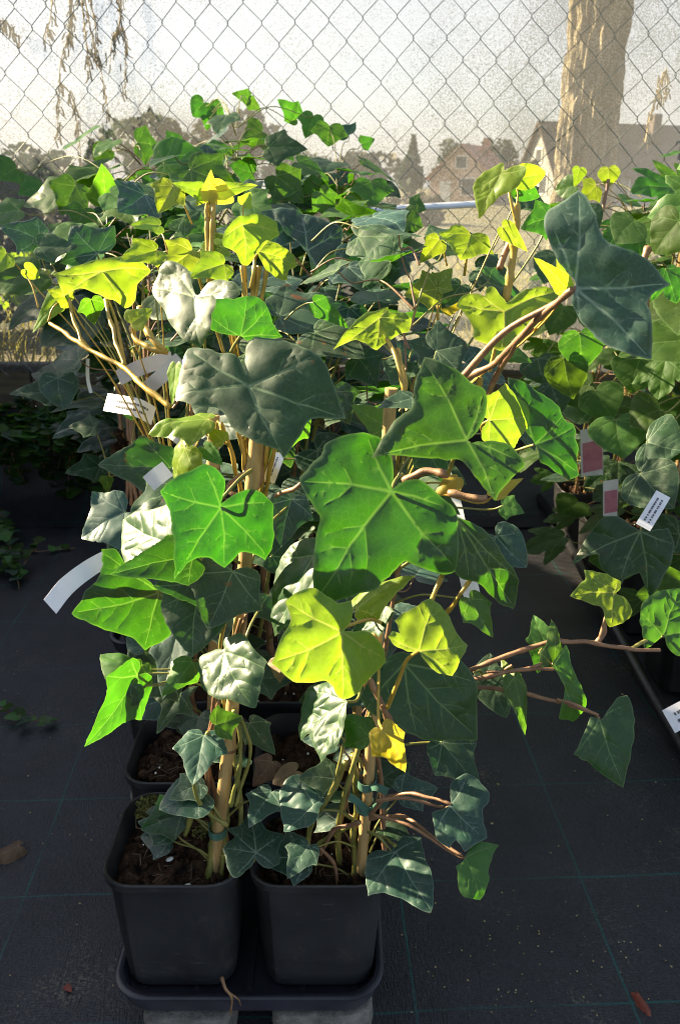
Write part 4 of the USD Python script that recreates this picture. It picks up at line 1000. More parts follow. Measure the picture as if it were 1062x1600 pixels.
# leaves measured one by one: plant, outline, stalk joint, vein ends (midrib first), depth, facing, look
T_ = [
 (A2, [(467,752),(480,733),(503,709),(505,695),(531,682),(559,676),(580,678),(598,685),(612,712),(614,745),(612,764),(626,755),(653,747),(677,766),(709,794),(713,806),(715,850),(713,893),(693,899),(634,877),(614,897),(590,921),(570,927),(551,935),(519,942),(494,944),(491,917),(489,885),(491,846),(499,814),(495,800),(479,778)], 611,768, [(497,938),(471,752),(708,885),(575,684),(690,790)], .68, 14, 0, MA, dict(o=(628,742), od=.72)),
 (A2, [(663,555),(645,610),(647,634),(618,655),(605,673),(581,713),(600,711),(630,712),(699,718),(721,721),(733,736),(751,757),(772,783),(781,769),(796,751),(814,736),(817,724),(808,709),(793,694),(769,688),(745,691),(730,689),(742,679),(754,658),(760,631),(757,610),(736,597),(714,579),(687,564)], 729,688, [(588,711),(664,565),(771,776),(752,622),(806,718)], .655, 14, 6, MA, dict(o=(700,740), od=.72)),
 (B2, [(904,296),(875,315),(854,331),(851,349),(854,368),(866,395),(879,418),(895,434),(900,450),(893,466),(897,486),(916,511),(938,534),(966,548),(993,557),(1018,562),(1019,525),(1015,488),(1011,472),(1018,459),(1034,450),(1048,442),(1032,427),(1016,409),(993,395),(966,386),(948,377),(938,363),(932,340),(922,317),(913,304)], 898,450, [(1042,441),(905,302),(1012,556),(866,360),(905,490)], .625, -4, 10, BL, dict(o=(720,592), od=.72, stalk='stem_brown', rs=.0024, puff=.006)),
 (A1, [(249,766),(281,744),(312,729),(325,726),(342,737),(351,754),(349,775),(345,790),(356,778),(383,766),(403,766),(420,778),(428,792),(424,825),(424,845),(414,876),(384,862),(370,868),(351,888),(325,872),(300,876),(279,907),(275,880),(272,850),(270,820),(268,800),(258,780)], 345,793, [(281,897),(254,768),(412,866),(350,880),(322,735),(418,785)], .715, 30, 4, MA, dict(o=(392,735), od=.76)),
 (A1, [(119,959),(137,924),(161,897),(163,873),(161,858),(181,858),(196,880),(222,900),(250,923),(283,934),(270,958),(263,995),(225,1017),(205,997),(168,985),(137,971)], 249,926, [(124,957),(165,864),(226,1010),(272,950)], .82, 32, 2, MA, dict(o=(330,930), od=.84)),
 (B1, [(271,624),(278,585),(290,539),(312,541),(342,549),(370,556),(386,585),(383,548),(390,535),(403,529),(437,532),(471,544),(505,564),(515,585),(525,612),(539,649),(505,649),(485,654),(461,690),(442,715),(434,703),(403,693),(366,673),(346,642),(312,637)], 388,603, [(441,708),(276,618),(533,645),(298,548),(490,562)], .735, -14, 26, DK, dict(o=(408,640), od=.80, puff=.016, ripple=1.0)),
 (A2, [(427,1036),(439,997),(454,968),(448,939),(468,925),(493,918),(522,939),(548,939),(550,964),(536,986),(543,986),(572,988),(593,1004),(604,1032),(597,1043),(572,1072),(554,1090),(541,1093),(532,1086),(511,1066),(479,1068),(454,1061)], 535,988, [(541,1088),(432,1034),(453,943),(598,1028)], .66, 26, 4, Y, dict(o=(600,975), od=.74)),
 (A2, [(615,970),(636,954),(665,939),(683,939),(704,964),(715,986),(735,1007),(718,1036),(708,1057),(686,1052),(665,1036),(654,1019),(636,1016),(615,1009),(605,995),(611,986),(624,991),(622,979)], 654,1017, [(731,1008),(678,943),(704,1052),(612,999)], .635, 24, 10, Y, dict(o=(605,1106), od=.70)),
 (A2, [(560,1090),(585,1050),(615,1022),(650,1018),(697,1007),(724,1036),(743,1068),(747,1115),(748,1158),(704,1158),(668,1156),(643,1147),(611,1129),(579,1115)], 631,1037, [(744,1150),(738,1065),(572,1108),(650,1146)], .735, 4, 2, MA, dict(o=(585,1075), od=.78)),
 (A2, [(711,806),(741,818),(768,838),(788,869),(812,897),(818,913),(815,956),(788,944),(756,917),(735,907),(713,897),(708,850)], 714,810, [(814,950),(734,902),(812,905)], .72, 22, 0, MA, dict(o=(690,905), od=.76)),
 (B2, [(793,588),(811,594),(841,613),(865,628),(877,646),(883,658),(897,661),(901,673),(898,685),(903,700),(901,709),(907,742),(889,751),(877,742),(859,732),(844,721),(840,703),(832,690),(823,679),(808,649),(790,616)], 834,695, [(897,668),(903,738),(800,596),(878,650)], .76, 14, -4, MA, dict(o=(760,735), od=.80)),
 (B2, [(711,480),(721,463),(741,460),(755,463),(757,452),(769,449),(786,466),(792,474),(814,457),(845,447),(882,449),(854,489),(828,508),(800,531),(783,546),(758,537),(741,531),(735,508),(721,489)], 788,486, [(784,541),(876,451),(716,478),(748,462)], .74, 22, 30, Y, dict(o=(765,580), od=.76)),
 (C1, [(85,429),(102,420),(141,409),(169,402),(209,403),(234,418),(237,423),(218,440),(209,471),(195,479),(181,468),(158,463),(133,451),(113,457),(99,464),(93,449)], 161,423, [(195,474),(91,431),(233,420),(104,459)], 1.0, 18, 34, Y, dict(o=(195,570), od=1.0, rs=.0018)),
 (B2, [(521,545),(547,510),(572,490),(589,486),(607,479),(610,490),(629,488),(643,499),(637,516),(617,527),(589,546),(575,538),(558,530),(538,534)], 593,496, [(588,541),(526,541),(638,503),(605,483)], .85, 18, 30, Y, dict(o=(632,610), od=.82, rs=.0022)),
 (B2, [(739,293),(752,272),(768,262),(786,254),(788,266),(805,259),(820,259),(822,267),(810,288),(794,299),(778,309),(760,325),(747,339),(743,322)], 782,271, [(748,334),(742,295),(818,264),(786,258)], .86, -16, 26, Y, dict(o=(806,345), od=.87)),
 (A1, [(349,1014),(349,1002),(364,992),(383,994),(395,1011),(412,1031),(403,1053),(392,1084),(383,1099),(361,1093),(338,1090),(318,1081),(310,1059),(306,1042),(313,1025),(333,1015)], 350,1019, [(380,1094),(314,1060),(406,1040),(335,1086)], .745, -42, 24, MA, dict(puff=.014, cup=.16)),
 (A2, [(464,1155),(466,1111),(472,1079),(486,1070),(518,1068),(540,1093),(541,1100),(536,1133),(525,1161),(498,1189),(484,1147)], 540,1097, [(497,1180),(468,1145),(478,1078)], .685, -44, 22, MA, dict(puff=.02)),
 (A2, [(416,990),(418,940),(424,905),(440,870),(465,845),(492,838),(497,880),(492,930),(489,985),(455,975)], 491,868, [(420,982),(485,975),(440,872)], .775, -46, 20, MA, dict(puff=.018, ripple=.9)),
 (A1, [(175,802),(202,795),(236,792),(266,785),(271,812),(270,849),(242,863),(215,876),(193,893),(185,863),(178,829)], 268,852, [(180,806),(194,886),(262,790)], .745, -44, 22, MA, dict(puff=.018, ripple=.9)),
 (B1, [(236,450),(247,422),(259,408),(279,412),(295,427),(303,456),(311,459),(324,443),(342,437),(369,443),(375,459),(345,485),(336,504),(334,520),(324,524),(305,542),(287,528),(266,504),(253,480)], 303,463, [(308,536),(240,450),(371,452),(262,414)], .83, -42, 24, MA, dict(puff=.014, ripple=.9)),
 (B1, [(337,467),(363,466),(385,462),(411,468),(424,496),(425,504),(440,526),(410,530),(385,531),(374,524),(348,520),(330,514),(330,496)], 375,526, [(386,466),(333,498),(436,524),(420,478)], .77, 22, 4, MA, {}),
 (C2, [(348,369),(361,349),(379,336),(404,334),(430,345),(436,365),(415,380),(402,395),(388,412),(378,408),(370,395),(352,385)], 379,350, [(386,408),(351,370),(433,362)], .95, 16, 20, Y, dict(o=(383,440), od=.97, rs=.002)),
 (C2, [(398,392),(416,373),(445,384),(461,399),(465,413),(453,418),(450,434),(434,434),(416,420)], 405,393, [(447,428),(462,410),(420,376)], .92, 12, 24, Y, dict(o=(392,450), od=.94, rs=.002)),
 (D2, [(405,328),(445,320),(479,331),(511,344),(534,357),(534,384),(524,415),(503,440),(487,426),(481,400),(466,378),(447,363),(434,344)], 480,391, [(503,436),(412,330),(532,360),(470,332)], 1.22, 0, 30, BL, dict(o=(470,430), od=1.25)),
 (A2, [(893,930),(907,912),(915,904),(914,889),(939,893),(955,902),(969,910),(967,920),(962,929),(976,936),(986,955),(976,971),(953,981),(945,973),(942,963),(937,950),(913,939)], 959,926, [(898,929),(918,894),(954,975),(964,910)], .78, 26, 10, Y, dict(o=(935,1005), od=.78, stalk='stem_brown')),
 (A2, [(998,958),(1011,934),(1032,923),(1062,919),(1085,940),(1095,980),(1080,1022),(1056,1024),(1040,1005),(1035,992),(1022,1005),(1008,1016),(1002,987)], 1036,994, [(1062,925),(1003,960),(1088,980)], .80, 30, 4, MI, dict(o=(985,1015), od=.79)),
 (A2, [(896,1180),(911,1150),(922,1119),(935,1122),(942,1122),(962,1092),(979,1085),(990,1112),(990,1150),(983,1191),(973,1231),(945,1214),(922,1194)], 936,1123, [(972,1224),(900,1178),(982,1100)], .74, -2, 4, MA, dict(o=(870,1094), od=.76, stalk='stem_brown')),
 (A2, [(864,1036),(877,1017),(886,1007),(891,1037),(904,1064),(920,1102),(904,1129),(877,1124),(877,1099),(884,1078),(870,1051)], 866,1038, [(902,1124),(886,1012)], .76, 20, 4, MI, dict(o=(820,1047), od=.77, stalk='stem_brown', cup=.2)),
 (A2, [(675,1272),(701,1258),(704,1226),(722,1211),(743,1215),(765,1243),(754,1268),(761,1308),(726,1331),(711,1311),(701,1326),(683,1311)], 703,1260, [(752,1306),(728,1218),(680,1300)], .795, 0, 16, BL, dict(o=(588,1252), od=.82, stalk='stem_brown')),
 (A2, [(726,1342),(738,1313),(779,1320),(765,1351),(763,1383),(751,1407),(722,1397),(711,1354)], 726,1341, [(750,1402),(775,1322),(716,1362)], .775, 12, 8, MI, dict(o=(585,1275), od=.82, stalk='stem_brown')),
 (A2, [(572,1347),(586,1329),(612,1330),(629,1308),(658,1308),(663,1340),(672,1362),(677,1390),(672,1420),(647,1412),(625,1401),(600,1395),(575,1401),(571,1370)], 618,1331, [(670,1414),(576,1390),(655,1312),(576,1345)], .85, -10, 34, BL, dict(o=(575,1300), od=.87)),
 (A1, [(388,1267),(403,1271),(414,1293),(444,1305),(434,1330),(437,1350),(420,1358),(403,1347),(399,1338),(389,1355),(372,1371),(359,1367),(348,1327),(366,1310),(355,1293),(375,1288)], 400,1333, [(389,1272),(352,1328),(438,1308),(370,1366),(428,1352),(360,1294)], .855, 0, 34, BL, dict(o=(345,1340), od=.88)),
 (A2, [(436,1233),(457,1211),(493,1215),(514,1243),(500,1265),(486,1290),(443,1300),(437,1261)], 490,1258, [(446,1296),(458,1214),(505,1245)], .86, -10, 24, BL, {}),
 (None, [(892,881),(913,843),(937,814),(966,806),(1000,830),(1045,825),(1053,849),(1045,886),(1027,918),(1014,932),(1003,907),(998,894),(976,902),(969,913),(953,902),(937,881),(934,865),(913,873)], 1000,830, [(1012,925),(896,878),(968,906),(1050,850)], 1.08, -4, 12, DK, dict(o=(1010,800), od=1.12)),
]
T_LATE = T_.pop()
for pl, out, bx, by, tips, d, yw, pt, m, kw in T_:
    traced(pl, out, bx, by, tips, d, yw, pt, m, **kw)

# long shoots and stalks that show
shoot(C1, [(78,505,1.02), (130,540,.98), (190,572,.95), (225,605,.92), (265,635,.90)], [.0026, .0036])
shoot(C1, [(165,468,1.0), (180,530,.97), (194,570,.95)], .0026)
shoot(C1, [(108,468,1.02), (122,520,1.0), (138,548,.98)], .0022)
shoot(C2, [(326,302,.98), (324,350,.99), (328,440,1.0)], [.0034, .0040])
shoot(C2, [(334,300,.98), (331,350,.985), (326,440,.995)], [.0030, .0036])
for x0, x1 in ((378, 382), (397, 394), (405, 398), (417, 408)):
    shoot(C2, [(x0, 415, .94), (x1, 470, .95)], .0028)
shoot(C1, [(205,510,.95), (215,535,.94), (240,545,.93), (262,550,.93)], .0034)
shoot(C1, [(218,480,.95), (225,510,.94), (243,535,.93), (258,548,.93)], .0040)
shoot(B2, [(806,318,.875), (808,350,.88), (800,400,.89), (790,470,.90)], [.0042, .0050])
shoot(B2, [(800,375,.9), (790,392,.9), (780,420,.9)], .0040, 'stem_brown')
shoot(B2, [(893,452,.625), (845,495,.66), (800,540,.70), (770,570,.73), (715,598,.76), (660,640,.78)], [.0026, .0036], 'stem_brown')
shoot(B2, [(830,510,.68), (800,545,.70), (775,590,.74), (755,640,.76)], .0030, 'stem_brown')
shoot(B2, [(620,545,.84), (630,590,.83), (636,640,.82), (640,700,.8)], [.0030, .0036])
shoot(B2, [(750,590,.75), (745,620,.76), (740,660,.77)], .0026)
shoot(A2, [(700,742,.72), (665,735,.73), (630,752,.74)], .0038, 'stem_brown')
shoot(A2, [(700,770,.72), (745,778,.71), (760,778,.71)], .0034, 'stem_brown')
shoot(A2, [(578,1062,.70), (592,1095,.70), (604,1118,.71), (612,1140,.715), (600,1180,.74)], [.0028, .0034], 'stem_brown')
shoot(A2, [(604,1106,.70), (596,1100,.70)], .002, 'stem_brown')
shoot(A2, [(690,900,.76), (675,935,.75), (668,960,.74)], .0024)
shoot(A2, [(735,905,.75), (715,935,.75), (690,965,.77)], .0022)
shoot(A2, [(600,1110,.80), (680,1070,.80), (740,1045,.79), (800,1022,.785), (860,1004,.78), (905,1003,.78), (960,1012,.78), (1030,1016,.79)], [.0030, .0020], 'stem_brown')
shoot(A2, [(930,1006,.78), (943,990,.78), (944,975,.78)], .0022, 'stem_brown')
shoot(A2, [(610,1120,.80), (690,1085,.79), (760,1056,.77), (820,1046,.77), (865,1046,.76)], [.0028, .0018], 'stem_brown')
shoot(A2, [(610,1130,.80), (700,1085,.79), (770,1075,.78), (870,1094,.76), (935,1118,.745)], [.0026, .0016], 'stem_brown')
shoot(A2, [(700,1052,.80), (760,1060,.79), (800,1040,.78)], .0018, 'stem_brown')
# stalks low down round the canes
shoot(A1, [(345,1375,.91), (352,1300,.90), (356,1220,.88), (348,1170,.86)], .0030, 'stem_green')
shoot(A1, [(326,1372,.905), (331,1330,.90), (334,1290,.895), (326,1268,.89), (300,1275,.89), (289,1305,.90)], [.0042, .0030], 'stem_green')
shoot(A1, [(355,1290,.87), (322,1268,.86), (305,1240,.85), (300,1190,.83), (325,1145,.81)], .0024, 'stem_green')
shoot(A1, [(360,1260,.87), (372,1210,.86), (375,1150,.85), (365,1110,.84)], .0026, 'stem_green')
shoot(A1, [(368,1260,.87), (388,1190,.86), (390,1160,.85), (375,1120,.84)], .0020, 'stem_green')
shoot(A2, [(552,1395,.91), (553,1320,.90), (556,1240,.88), (552,1180,.85)], .0034, 'stem_green')
shoot(A2, [(480,1330,.90), (490,1280,.88), (515,1240,.86), (540,1190,.85)], .0030, 'stem_green')
shoot(A2, [(500,1335,.90), (520,1300,.88), (545,1290,.87), (562,1285,.86)], .0026, 'stem_brown')
shoot(A2, [(495,1320,.90), (520,1305,.89), (550,1290,.87)], .0022, 'stem_green')
shoot(A2, [(530,1395,.90), (520,1350,.89), (500,1325,.885)], .0020, 'stem_brown')
shoot(A2, [(515,1240,.86), (535,1180,.83), (543,1140,.8)], .0018, 'stem_green')
shoot(A2, [(578,1275,.86), (600,1250,.84), (640,1240,.82), (690,1252,.80), (705,1258,.796)], [.0024, .0016], 'stem_brown')
shoot(A2, [(578,1280,.86), (625,1275,.83), (670,1305,.80), (722,1338,.776)], [.0024, .0016], 'stem_brown')
shoot(A2, [(575,1300,.87), (600,1310,.87), (617,1322,.85)], .0018, 'stem_green')
shoot(B1, [(405,690,.80), (380,740,.80), (360,755,.80), (358,770,.79), (375,775,.79), (400,760,.8), (410,725,.8), (408,680,.8)], .0030, 'stem_brown')
for x0, x1 in ((345, 378), (370, 388), (425, 405), (440, 412)):
    shoot(B1, [(x0, 660, .8), ((x0 + x1) / 2, 710, .8), (x1, 780, .82)], .0024, 'stem_lit')
shoot(A2, [(500,740,.72), (470,755,.73), (430,775,.76)], .0022, 'stem_brown')
for x0, x1, x2 in ((182, 190, 215), (192, 200, 205), (205, 208, 222), (188, 205, 196)):
    shoot(D1, [(x0, 600, 1.2), (x1, 680, 1.2), (x2, 790, 1.2)], .0034, 'stem_brown')
part(D1, 'root_clump', leaf_cloud(P(188, 700, 1.2), (.012, .012, .03), 260, .006, 3), 'soil')

# tape ties, labels
def cane_at(plant, py):
    a, b = CANES[plant[0]]
    t = np.linspace(0, 1, 400)[:, None]; q = a + (b - a) * t
    yy = CY - FPX * ((q - CAM) @ UP) / ((q - CAM) @ FWD)
    return q[int(np.argmin(np.abs(yy - py)))]
tape_tie(A1, cane_at(A1, 1297))
tape_tie(A2, cane_at(A2, 1258), ends=[P(545, 1245, .86), P(605, 1258, .85)])
tape_tie(A2, cane_at(A2, 1222), ends=[P(606, 1238, .85)])
tape_tie(B2, cane_at(B2, 640))
def label_tag(plant, pts, w, m='paper', lines=0, name='label_tag', wd=None):
    q = spline([P(*p) for p in pts], 8)
    d = q[-1] - q[0]; d /= np.linalg.norm(d)
    mid = q[len(q) // 2]; tv = (CAM - mid) / np.linalg.norm(CAM - mid)
    if wd is None:
        wd = np.cross(tv, d); wd /= np.linalg.norm(wd)
    t = part(plant, name, ribbon(q, wd, w), m)
    nrm = np.cross(d, wd); nrm /= np.linalg.norm(nrm)
    if nrm @ tv < 0: nrm = -nrm
    r = np.random.default_rng(int(pts[0][0]))
    if lines:
        ms = []
        L = len(q)
        for k in range(lines):
            o = (k - (lines - 1) / 2) * w * .30
            i0, i1 = int(L * .22), int(L * .85)
            s = i0
            while s < i1:
                e = s + 1
                a, b = q[s] + (q[e] - q[s]) * r.uniform(0, .3), q[s] + (q[e] - q[s]) * r.uniform(.6, 1)
                ms.append(ribbon(np.array([a, b]) + wd * o + nrm * .0008, wd, w * .12, .0002))
                s = e
        part(t, 'print', join(ms), 'print_ink')
    return t
label_tag(D1, [(165, 628, 1.13), (190, 632, 1.11), (215, 637, 1.10), (240, 650, 1.11)], .024, lines=2)
label_tag(B1, [(232, 756, .88), (246, 744, .87), (262, 732, .88)], .018)
label_tag(B1, [(262, 668, .90), (280, 682, .89), (300, 700, .90)], .016, 'paper_grey', lines=1)
label_tag(B1, [(232, 605, .95), (255, 585, .94), (282, 560, .95)], .016, 'paper_grey')
label_tag(B1, [(185, 590, 1.0), (225, 572, .99), (270, 560, 1.0)], .018, 'paper_grey')
label_tag(D1, [(137, 560, 1.25), (137, 590, 1.25), (142, 614, 1.25)], .005)
label_tag(B1, [(420, 752, .84), (428, 730, .83), (436, 708, .84)], .012, lines=1)
label_tag(A2, [(690, 735, .82), (708, 790, .81), (722, 860, .80), (738, 935, .81)], .016, lines=0)
label_tag(B1, [(175, 868, .84), (140, 888, .80), (105, 915, .77), (78, 948, .75)], .0165)
for pl, c, sd in ((A1, (-.176, .745), 1), (A2, (-.023, .745), 2), (B1, (-.192, .905), 3)):
    r_ = np.random.default_rng(sd); ms = []
    for k in range(110):
        m = trimesh.creation.icosphere(1, 1.0)
        v = np.array(m.vertices) * r_.uniform(.6, 1.3, 3); v = v * (1 + .5 * (meshkit.noise(v * 2.2 + k, k) - .5))[:, None]
        rad = min(.0075, .0018 + r_.exponential(.0016))
        ms.append((v * rad + [c[0] + r_.uniform(-.056, .056), c[1] + r_.uniform(-.056, .05), .055 + POT - .018 + r_.uniform(-.003, .004)], np.array(m.faces)))
    part(pl, 'soil_clumps', join(ms), 'soil', True, kind='stuff')
    ms = [tube([p_, p_ + r_.normal(0, .006, 3) * [1, 1, .4], p_ + r_.normal(0, .011, 3) * [1, 1, .3]], .0005, 4) for p_ in [np.array([c[0] + r_.uniform(-.05, .05), c[1] + r_.uniform(-.055, .04), .055 + POT - .013]) for _ in range(22)]]
    part(pl, 'bark_fibres', join(ms), 'fibre', kind='stuff')
# brown dead leaves in the middle between the pots
add_leaf(A1, 'ivy3', 'leaf_dry', P(425, 1190, .98), P(392, 1228, .97), np.array([.2, -.5, .8]), .04, lod='mid', curl=.3)
add_leaf(A2, 'heart', 'leaf_dry', P(462, 1205, .96), P(425, 1222, .95), np.array([-.3, -.6, .7]), .03, lod='mid', curl=.3)
add_leaf(A1, 'spade', 'leaf_dry', P(440, 1030, .78), P(432, 1062, .77), np.array([-.3, -.8, .5]), .03, lod='mid', curl=.7)
part(A1, 'moss', leaf_cloud(np.array([-.222, .79, .207]), (.026, .026, .008), 500, .0028, 9), 'moss')
part(A1, 'moss', leaf_cloud(np.array([-.15, .765, .203]), (.02, .02, .006), 260, .0026, 10), 'moss')
for px, py in ((292, 1385), (265, 1343)):
    m = trimesh.creation.icosphere(2, .0028); m.apply_scale([1.5, .9, .7]); m.apply_transform(trimesh.transformations.rotation_matrix(.6, [0, 0, 1]))
    m.apply_translation(on_z(px, py, .204)); part(A1, 'perlite_grain', m, 'perlite', True)

# ---------------------------------------------------------------- fill: leaves the photograph shows as a mass
def fill(plant, n, zr, rad, sizes, tones, seed, lod='mid', kinds=('ivy3', 'shield', 'ivy3', 'heart'), side=None):
    r = np.random.default_rng(seed)
    a, b = CANES[plant[0]]
    for k in range(n):
        q = (k + r.uniform(0, 1)) / n
        z = zr[0] + (zr[1] - zr[0]) * q
        t = (z - a[2]) / (b[2] - a[2])
        c = a + (b - a) * t
        ang = r.uniform(0, 2 * math.pi) if side is None else r.uniform(*side)
        o = np.array([math.cos(ang), math.sin(ang), 0])
        R = rad[0] + (rad[1] - rad[0]) * r.uniform(0, 1)
        base = c + o * R; base[2] = z
        size = r.uniform(*sizes)
        elev = r.uniform(-.5, .15)
        d = o * math.cos(elev) + np.array([r.normal(0, .25), r.normal(0, .25), math.sin(elev)])
        d /= np.linalg.norm(d)
        n_ = np.array([0, 0, 1.]) * r.uniform(.55, 1.1) + o * r.uniform(.2, .8) + r.normal(0, .22, 3) + np.array([0, -.5, 0])
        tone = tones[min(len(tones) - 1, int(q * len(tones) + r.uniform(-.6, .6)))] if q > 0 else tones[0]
        org = c.copy(); org[2] = z - r.uniform(.02, .06)
        add_leaf(plant, kinds[int(r.integers(0, len(kinds)))], tone, base, base + d * size, n_, size * r.uniform(1.05, 1.35), org, lod=lod, stalk='stem_green' if r.uniform() < .6 else 'stem_brown', rs=.0010)
for k, pl in enumerate(BACK):
    row = k // 3
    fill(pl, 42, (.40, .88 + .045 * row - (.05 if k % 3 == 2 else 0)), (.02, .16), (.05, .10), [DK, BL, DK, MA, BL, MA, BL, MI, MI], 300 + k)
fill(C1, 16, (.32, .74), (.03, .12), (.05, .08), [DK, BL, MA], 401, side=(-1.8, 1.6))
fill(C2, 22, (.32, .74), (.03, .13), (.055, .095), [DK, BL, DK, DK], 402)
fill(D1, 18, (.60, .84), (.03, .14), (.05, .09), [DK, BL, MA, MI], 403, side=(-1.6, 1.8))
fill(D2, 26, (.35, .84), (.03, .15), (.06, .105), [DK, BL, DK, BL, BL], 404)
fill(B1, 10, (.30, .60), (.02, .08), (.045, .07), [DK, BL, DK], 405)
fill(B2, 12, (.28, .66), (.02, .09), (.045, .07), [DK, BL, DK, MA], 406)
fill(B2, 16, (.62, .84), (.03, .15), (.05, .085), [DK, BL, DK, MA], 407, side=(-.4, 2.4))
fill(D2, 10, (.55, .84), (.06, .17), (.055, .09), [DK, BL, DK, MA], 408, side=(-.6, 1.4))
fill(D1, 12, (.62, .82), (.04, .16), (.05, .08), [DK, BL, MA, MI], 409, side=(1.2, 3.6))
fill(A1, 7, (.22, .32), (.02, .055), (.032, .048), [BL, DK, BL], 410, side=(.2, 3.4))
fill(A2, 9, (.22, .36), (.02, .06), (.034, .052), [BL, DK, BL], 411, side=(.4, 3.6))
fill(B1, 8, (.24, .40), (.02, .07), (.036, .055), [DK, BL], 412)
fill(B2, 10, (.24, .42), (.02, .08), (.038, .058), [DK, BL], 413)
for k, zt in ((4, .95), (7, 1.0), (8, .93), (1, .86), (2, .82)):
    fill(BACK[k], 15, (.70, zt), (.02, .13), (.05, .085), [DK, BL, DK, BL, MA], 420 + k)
# named leaves of the far group that stand against the net
HB = [(BACK[6], 215,222, 248,228, 60,1.72,10,30,'shield',MI), (BACK[6], 165,232, 148,250, 36,1.74,0,30,'heart',MI), (BACK[3], 118,290, 92,330, 74,1.55,-16,16,'shield',MI),
      (BACK[0], 166,318, 165,258, 56,1.46,44,0,'spade',MI), (BACK[0], 130,326, 120,352, 60,1.48,8,36,'shield',MI), (BACK[3], 240,268, 230,298, 50,1.6,-10,20,'ivy3',MI),
      (BACK[3], 25,262, -5,275, 60,1.75,10,36,'ivy3',MI), (BACK[3], 65,292, 30,300, 46,1.7,10,40,'ivy3',MI), (BACK[7], 318,160, 302,180, 38,1.9,10,28,'heart',MI), (BACK[7], 330,170, 350,180, 34,1.9,10,20,'heart',MI),
      (BACK[7], 325,182, 322,202, 24,1.9,20,10,'spade',MI), (BACK[7], 390,152, 364,145, 24,1.92,24,10,'spade',MI), (BACK[7], 388,158, 408,170, 22,1.92,24,16,'spade',MI),
      (BACK[7], 464,184, 436,154, 36,1.88,28,6,'ivy3',MI), (BACK[7], 490,180, 478,214, 46,1.86,-10,14,'ivy3',MI), (BACK[8], 515,196, 512,226, 56,1.8,6,24,'shield',MI), (BACK[8], 545,210, 530,195, 40,1.82,0,30,'ivy3',BL),
      (BACK[4], 432,274, 474,312, 66,1.55,14,24,'shield',MI), (BACK[5], 500,300, 524,345, 44,1.5,30,6,'ivy3',MI), (BACK[5], 580,284, 582,320, 66,1.5,8,34,'shield',MI), (BACK[5], 560,310, 548,330, 40,1.5,16,20,'ivy3',MI),
      (BACK[2], 635,345, 660,352, 56,1.45,10,36,'ivy3',MI), (BACK[2], 640,320, 665,325, 40,1.5,0,40,'ivy3',MI), (BACK[8], 565,225, 585,215, 26,1.8,20,20,'spade',MI), (BACK[8], 525,270, 540,290, 40,1.7,0,30,'ivy3',BL),
      (BACK[4], 350,240, 300,232, 40,1.65,10,44,'ivy3',MI), (BACK[4], 330,262, 280,250, 70,1.6,0,44,'shield',BL), (BACK[4], 300,262, 345,240, 60,1.6,-20,46,'ivy3',BL), (BACK[7], 410,205, 380,215, 60,1.8,6,34,'ivy3',MI),
      (BACK[7], 440,225, 420,250, 60,1.75,6,34,'ivy3',MI), (BACK[4], 395,270, 360,255, 50,1.5,24,30,'ivy3',MI), (BACK[7], 285,225, 250,235, 50,1.8,10,38,'ivy3',MI)]
for pl, bx, by, tx, ty, w, d, yw, pt, kind, m in HB:
    hero(pl, bx, by, tx, ty, w, d, yw, pt, kind, m, lod='mid')

# ---------------------------------------------------------------- climbers along the right edge
V = []
vl = ['climber at the right edge nearest the camera with a big dark three lobed leaf', 'second climber along the right edge, its white label hanging over the dark leaf', 'third climber along the right edge with a pink picture label on its pot',
      'fourth climber along the right edge beside the black hose', 'climber at the right in front of the fence with lime shoots']
for k, y in enumerate((1.18, 1.40, 1.62, 1.84, 2.06)):
    x = .66 - .008 * k
    t = potted('potted_climber', 'climber', vl[k], (x, y), (x, y - .01, .14), (x - .02, y, .86 - .03 * k), 60 + k, z0=.004, stems=2)
    V.append(t)
    fill(t, 56, (.20, .97 - .03 * k), (.03, .21), (.05, .095), ['leaf_vine', DK, 'leaf_vine', 'leaf_vine', MI], 500 + k, kinds=('vine', 'ovate', 'ovate', 'vine'))
for k in range(4):
    x, y = .84, 1.3 + .24 * k
    t = potted('potted_climber', 'climber', ['climber of the outer right row, mostly outside the picture, nearest', 'climber of the outer right row behind the pale round leaf', 'climber of the outer right row near the fence, reddish stalk', 'climber of the outer right row against the fence'][k],
               (x, y), (x, y, .14), (x, y, .86), 80 + k, z0=.004, stems=2)
    fill(t, 30, (.3, .97), (.03, .18), (.05, .095), ['leaf_vine', DK, 'leaf_vine', MI], 520 + k, kinds=('vine', 'ovate'))
    V.append(t)
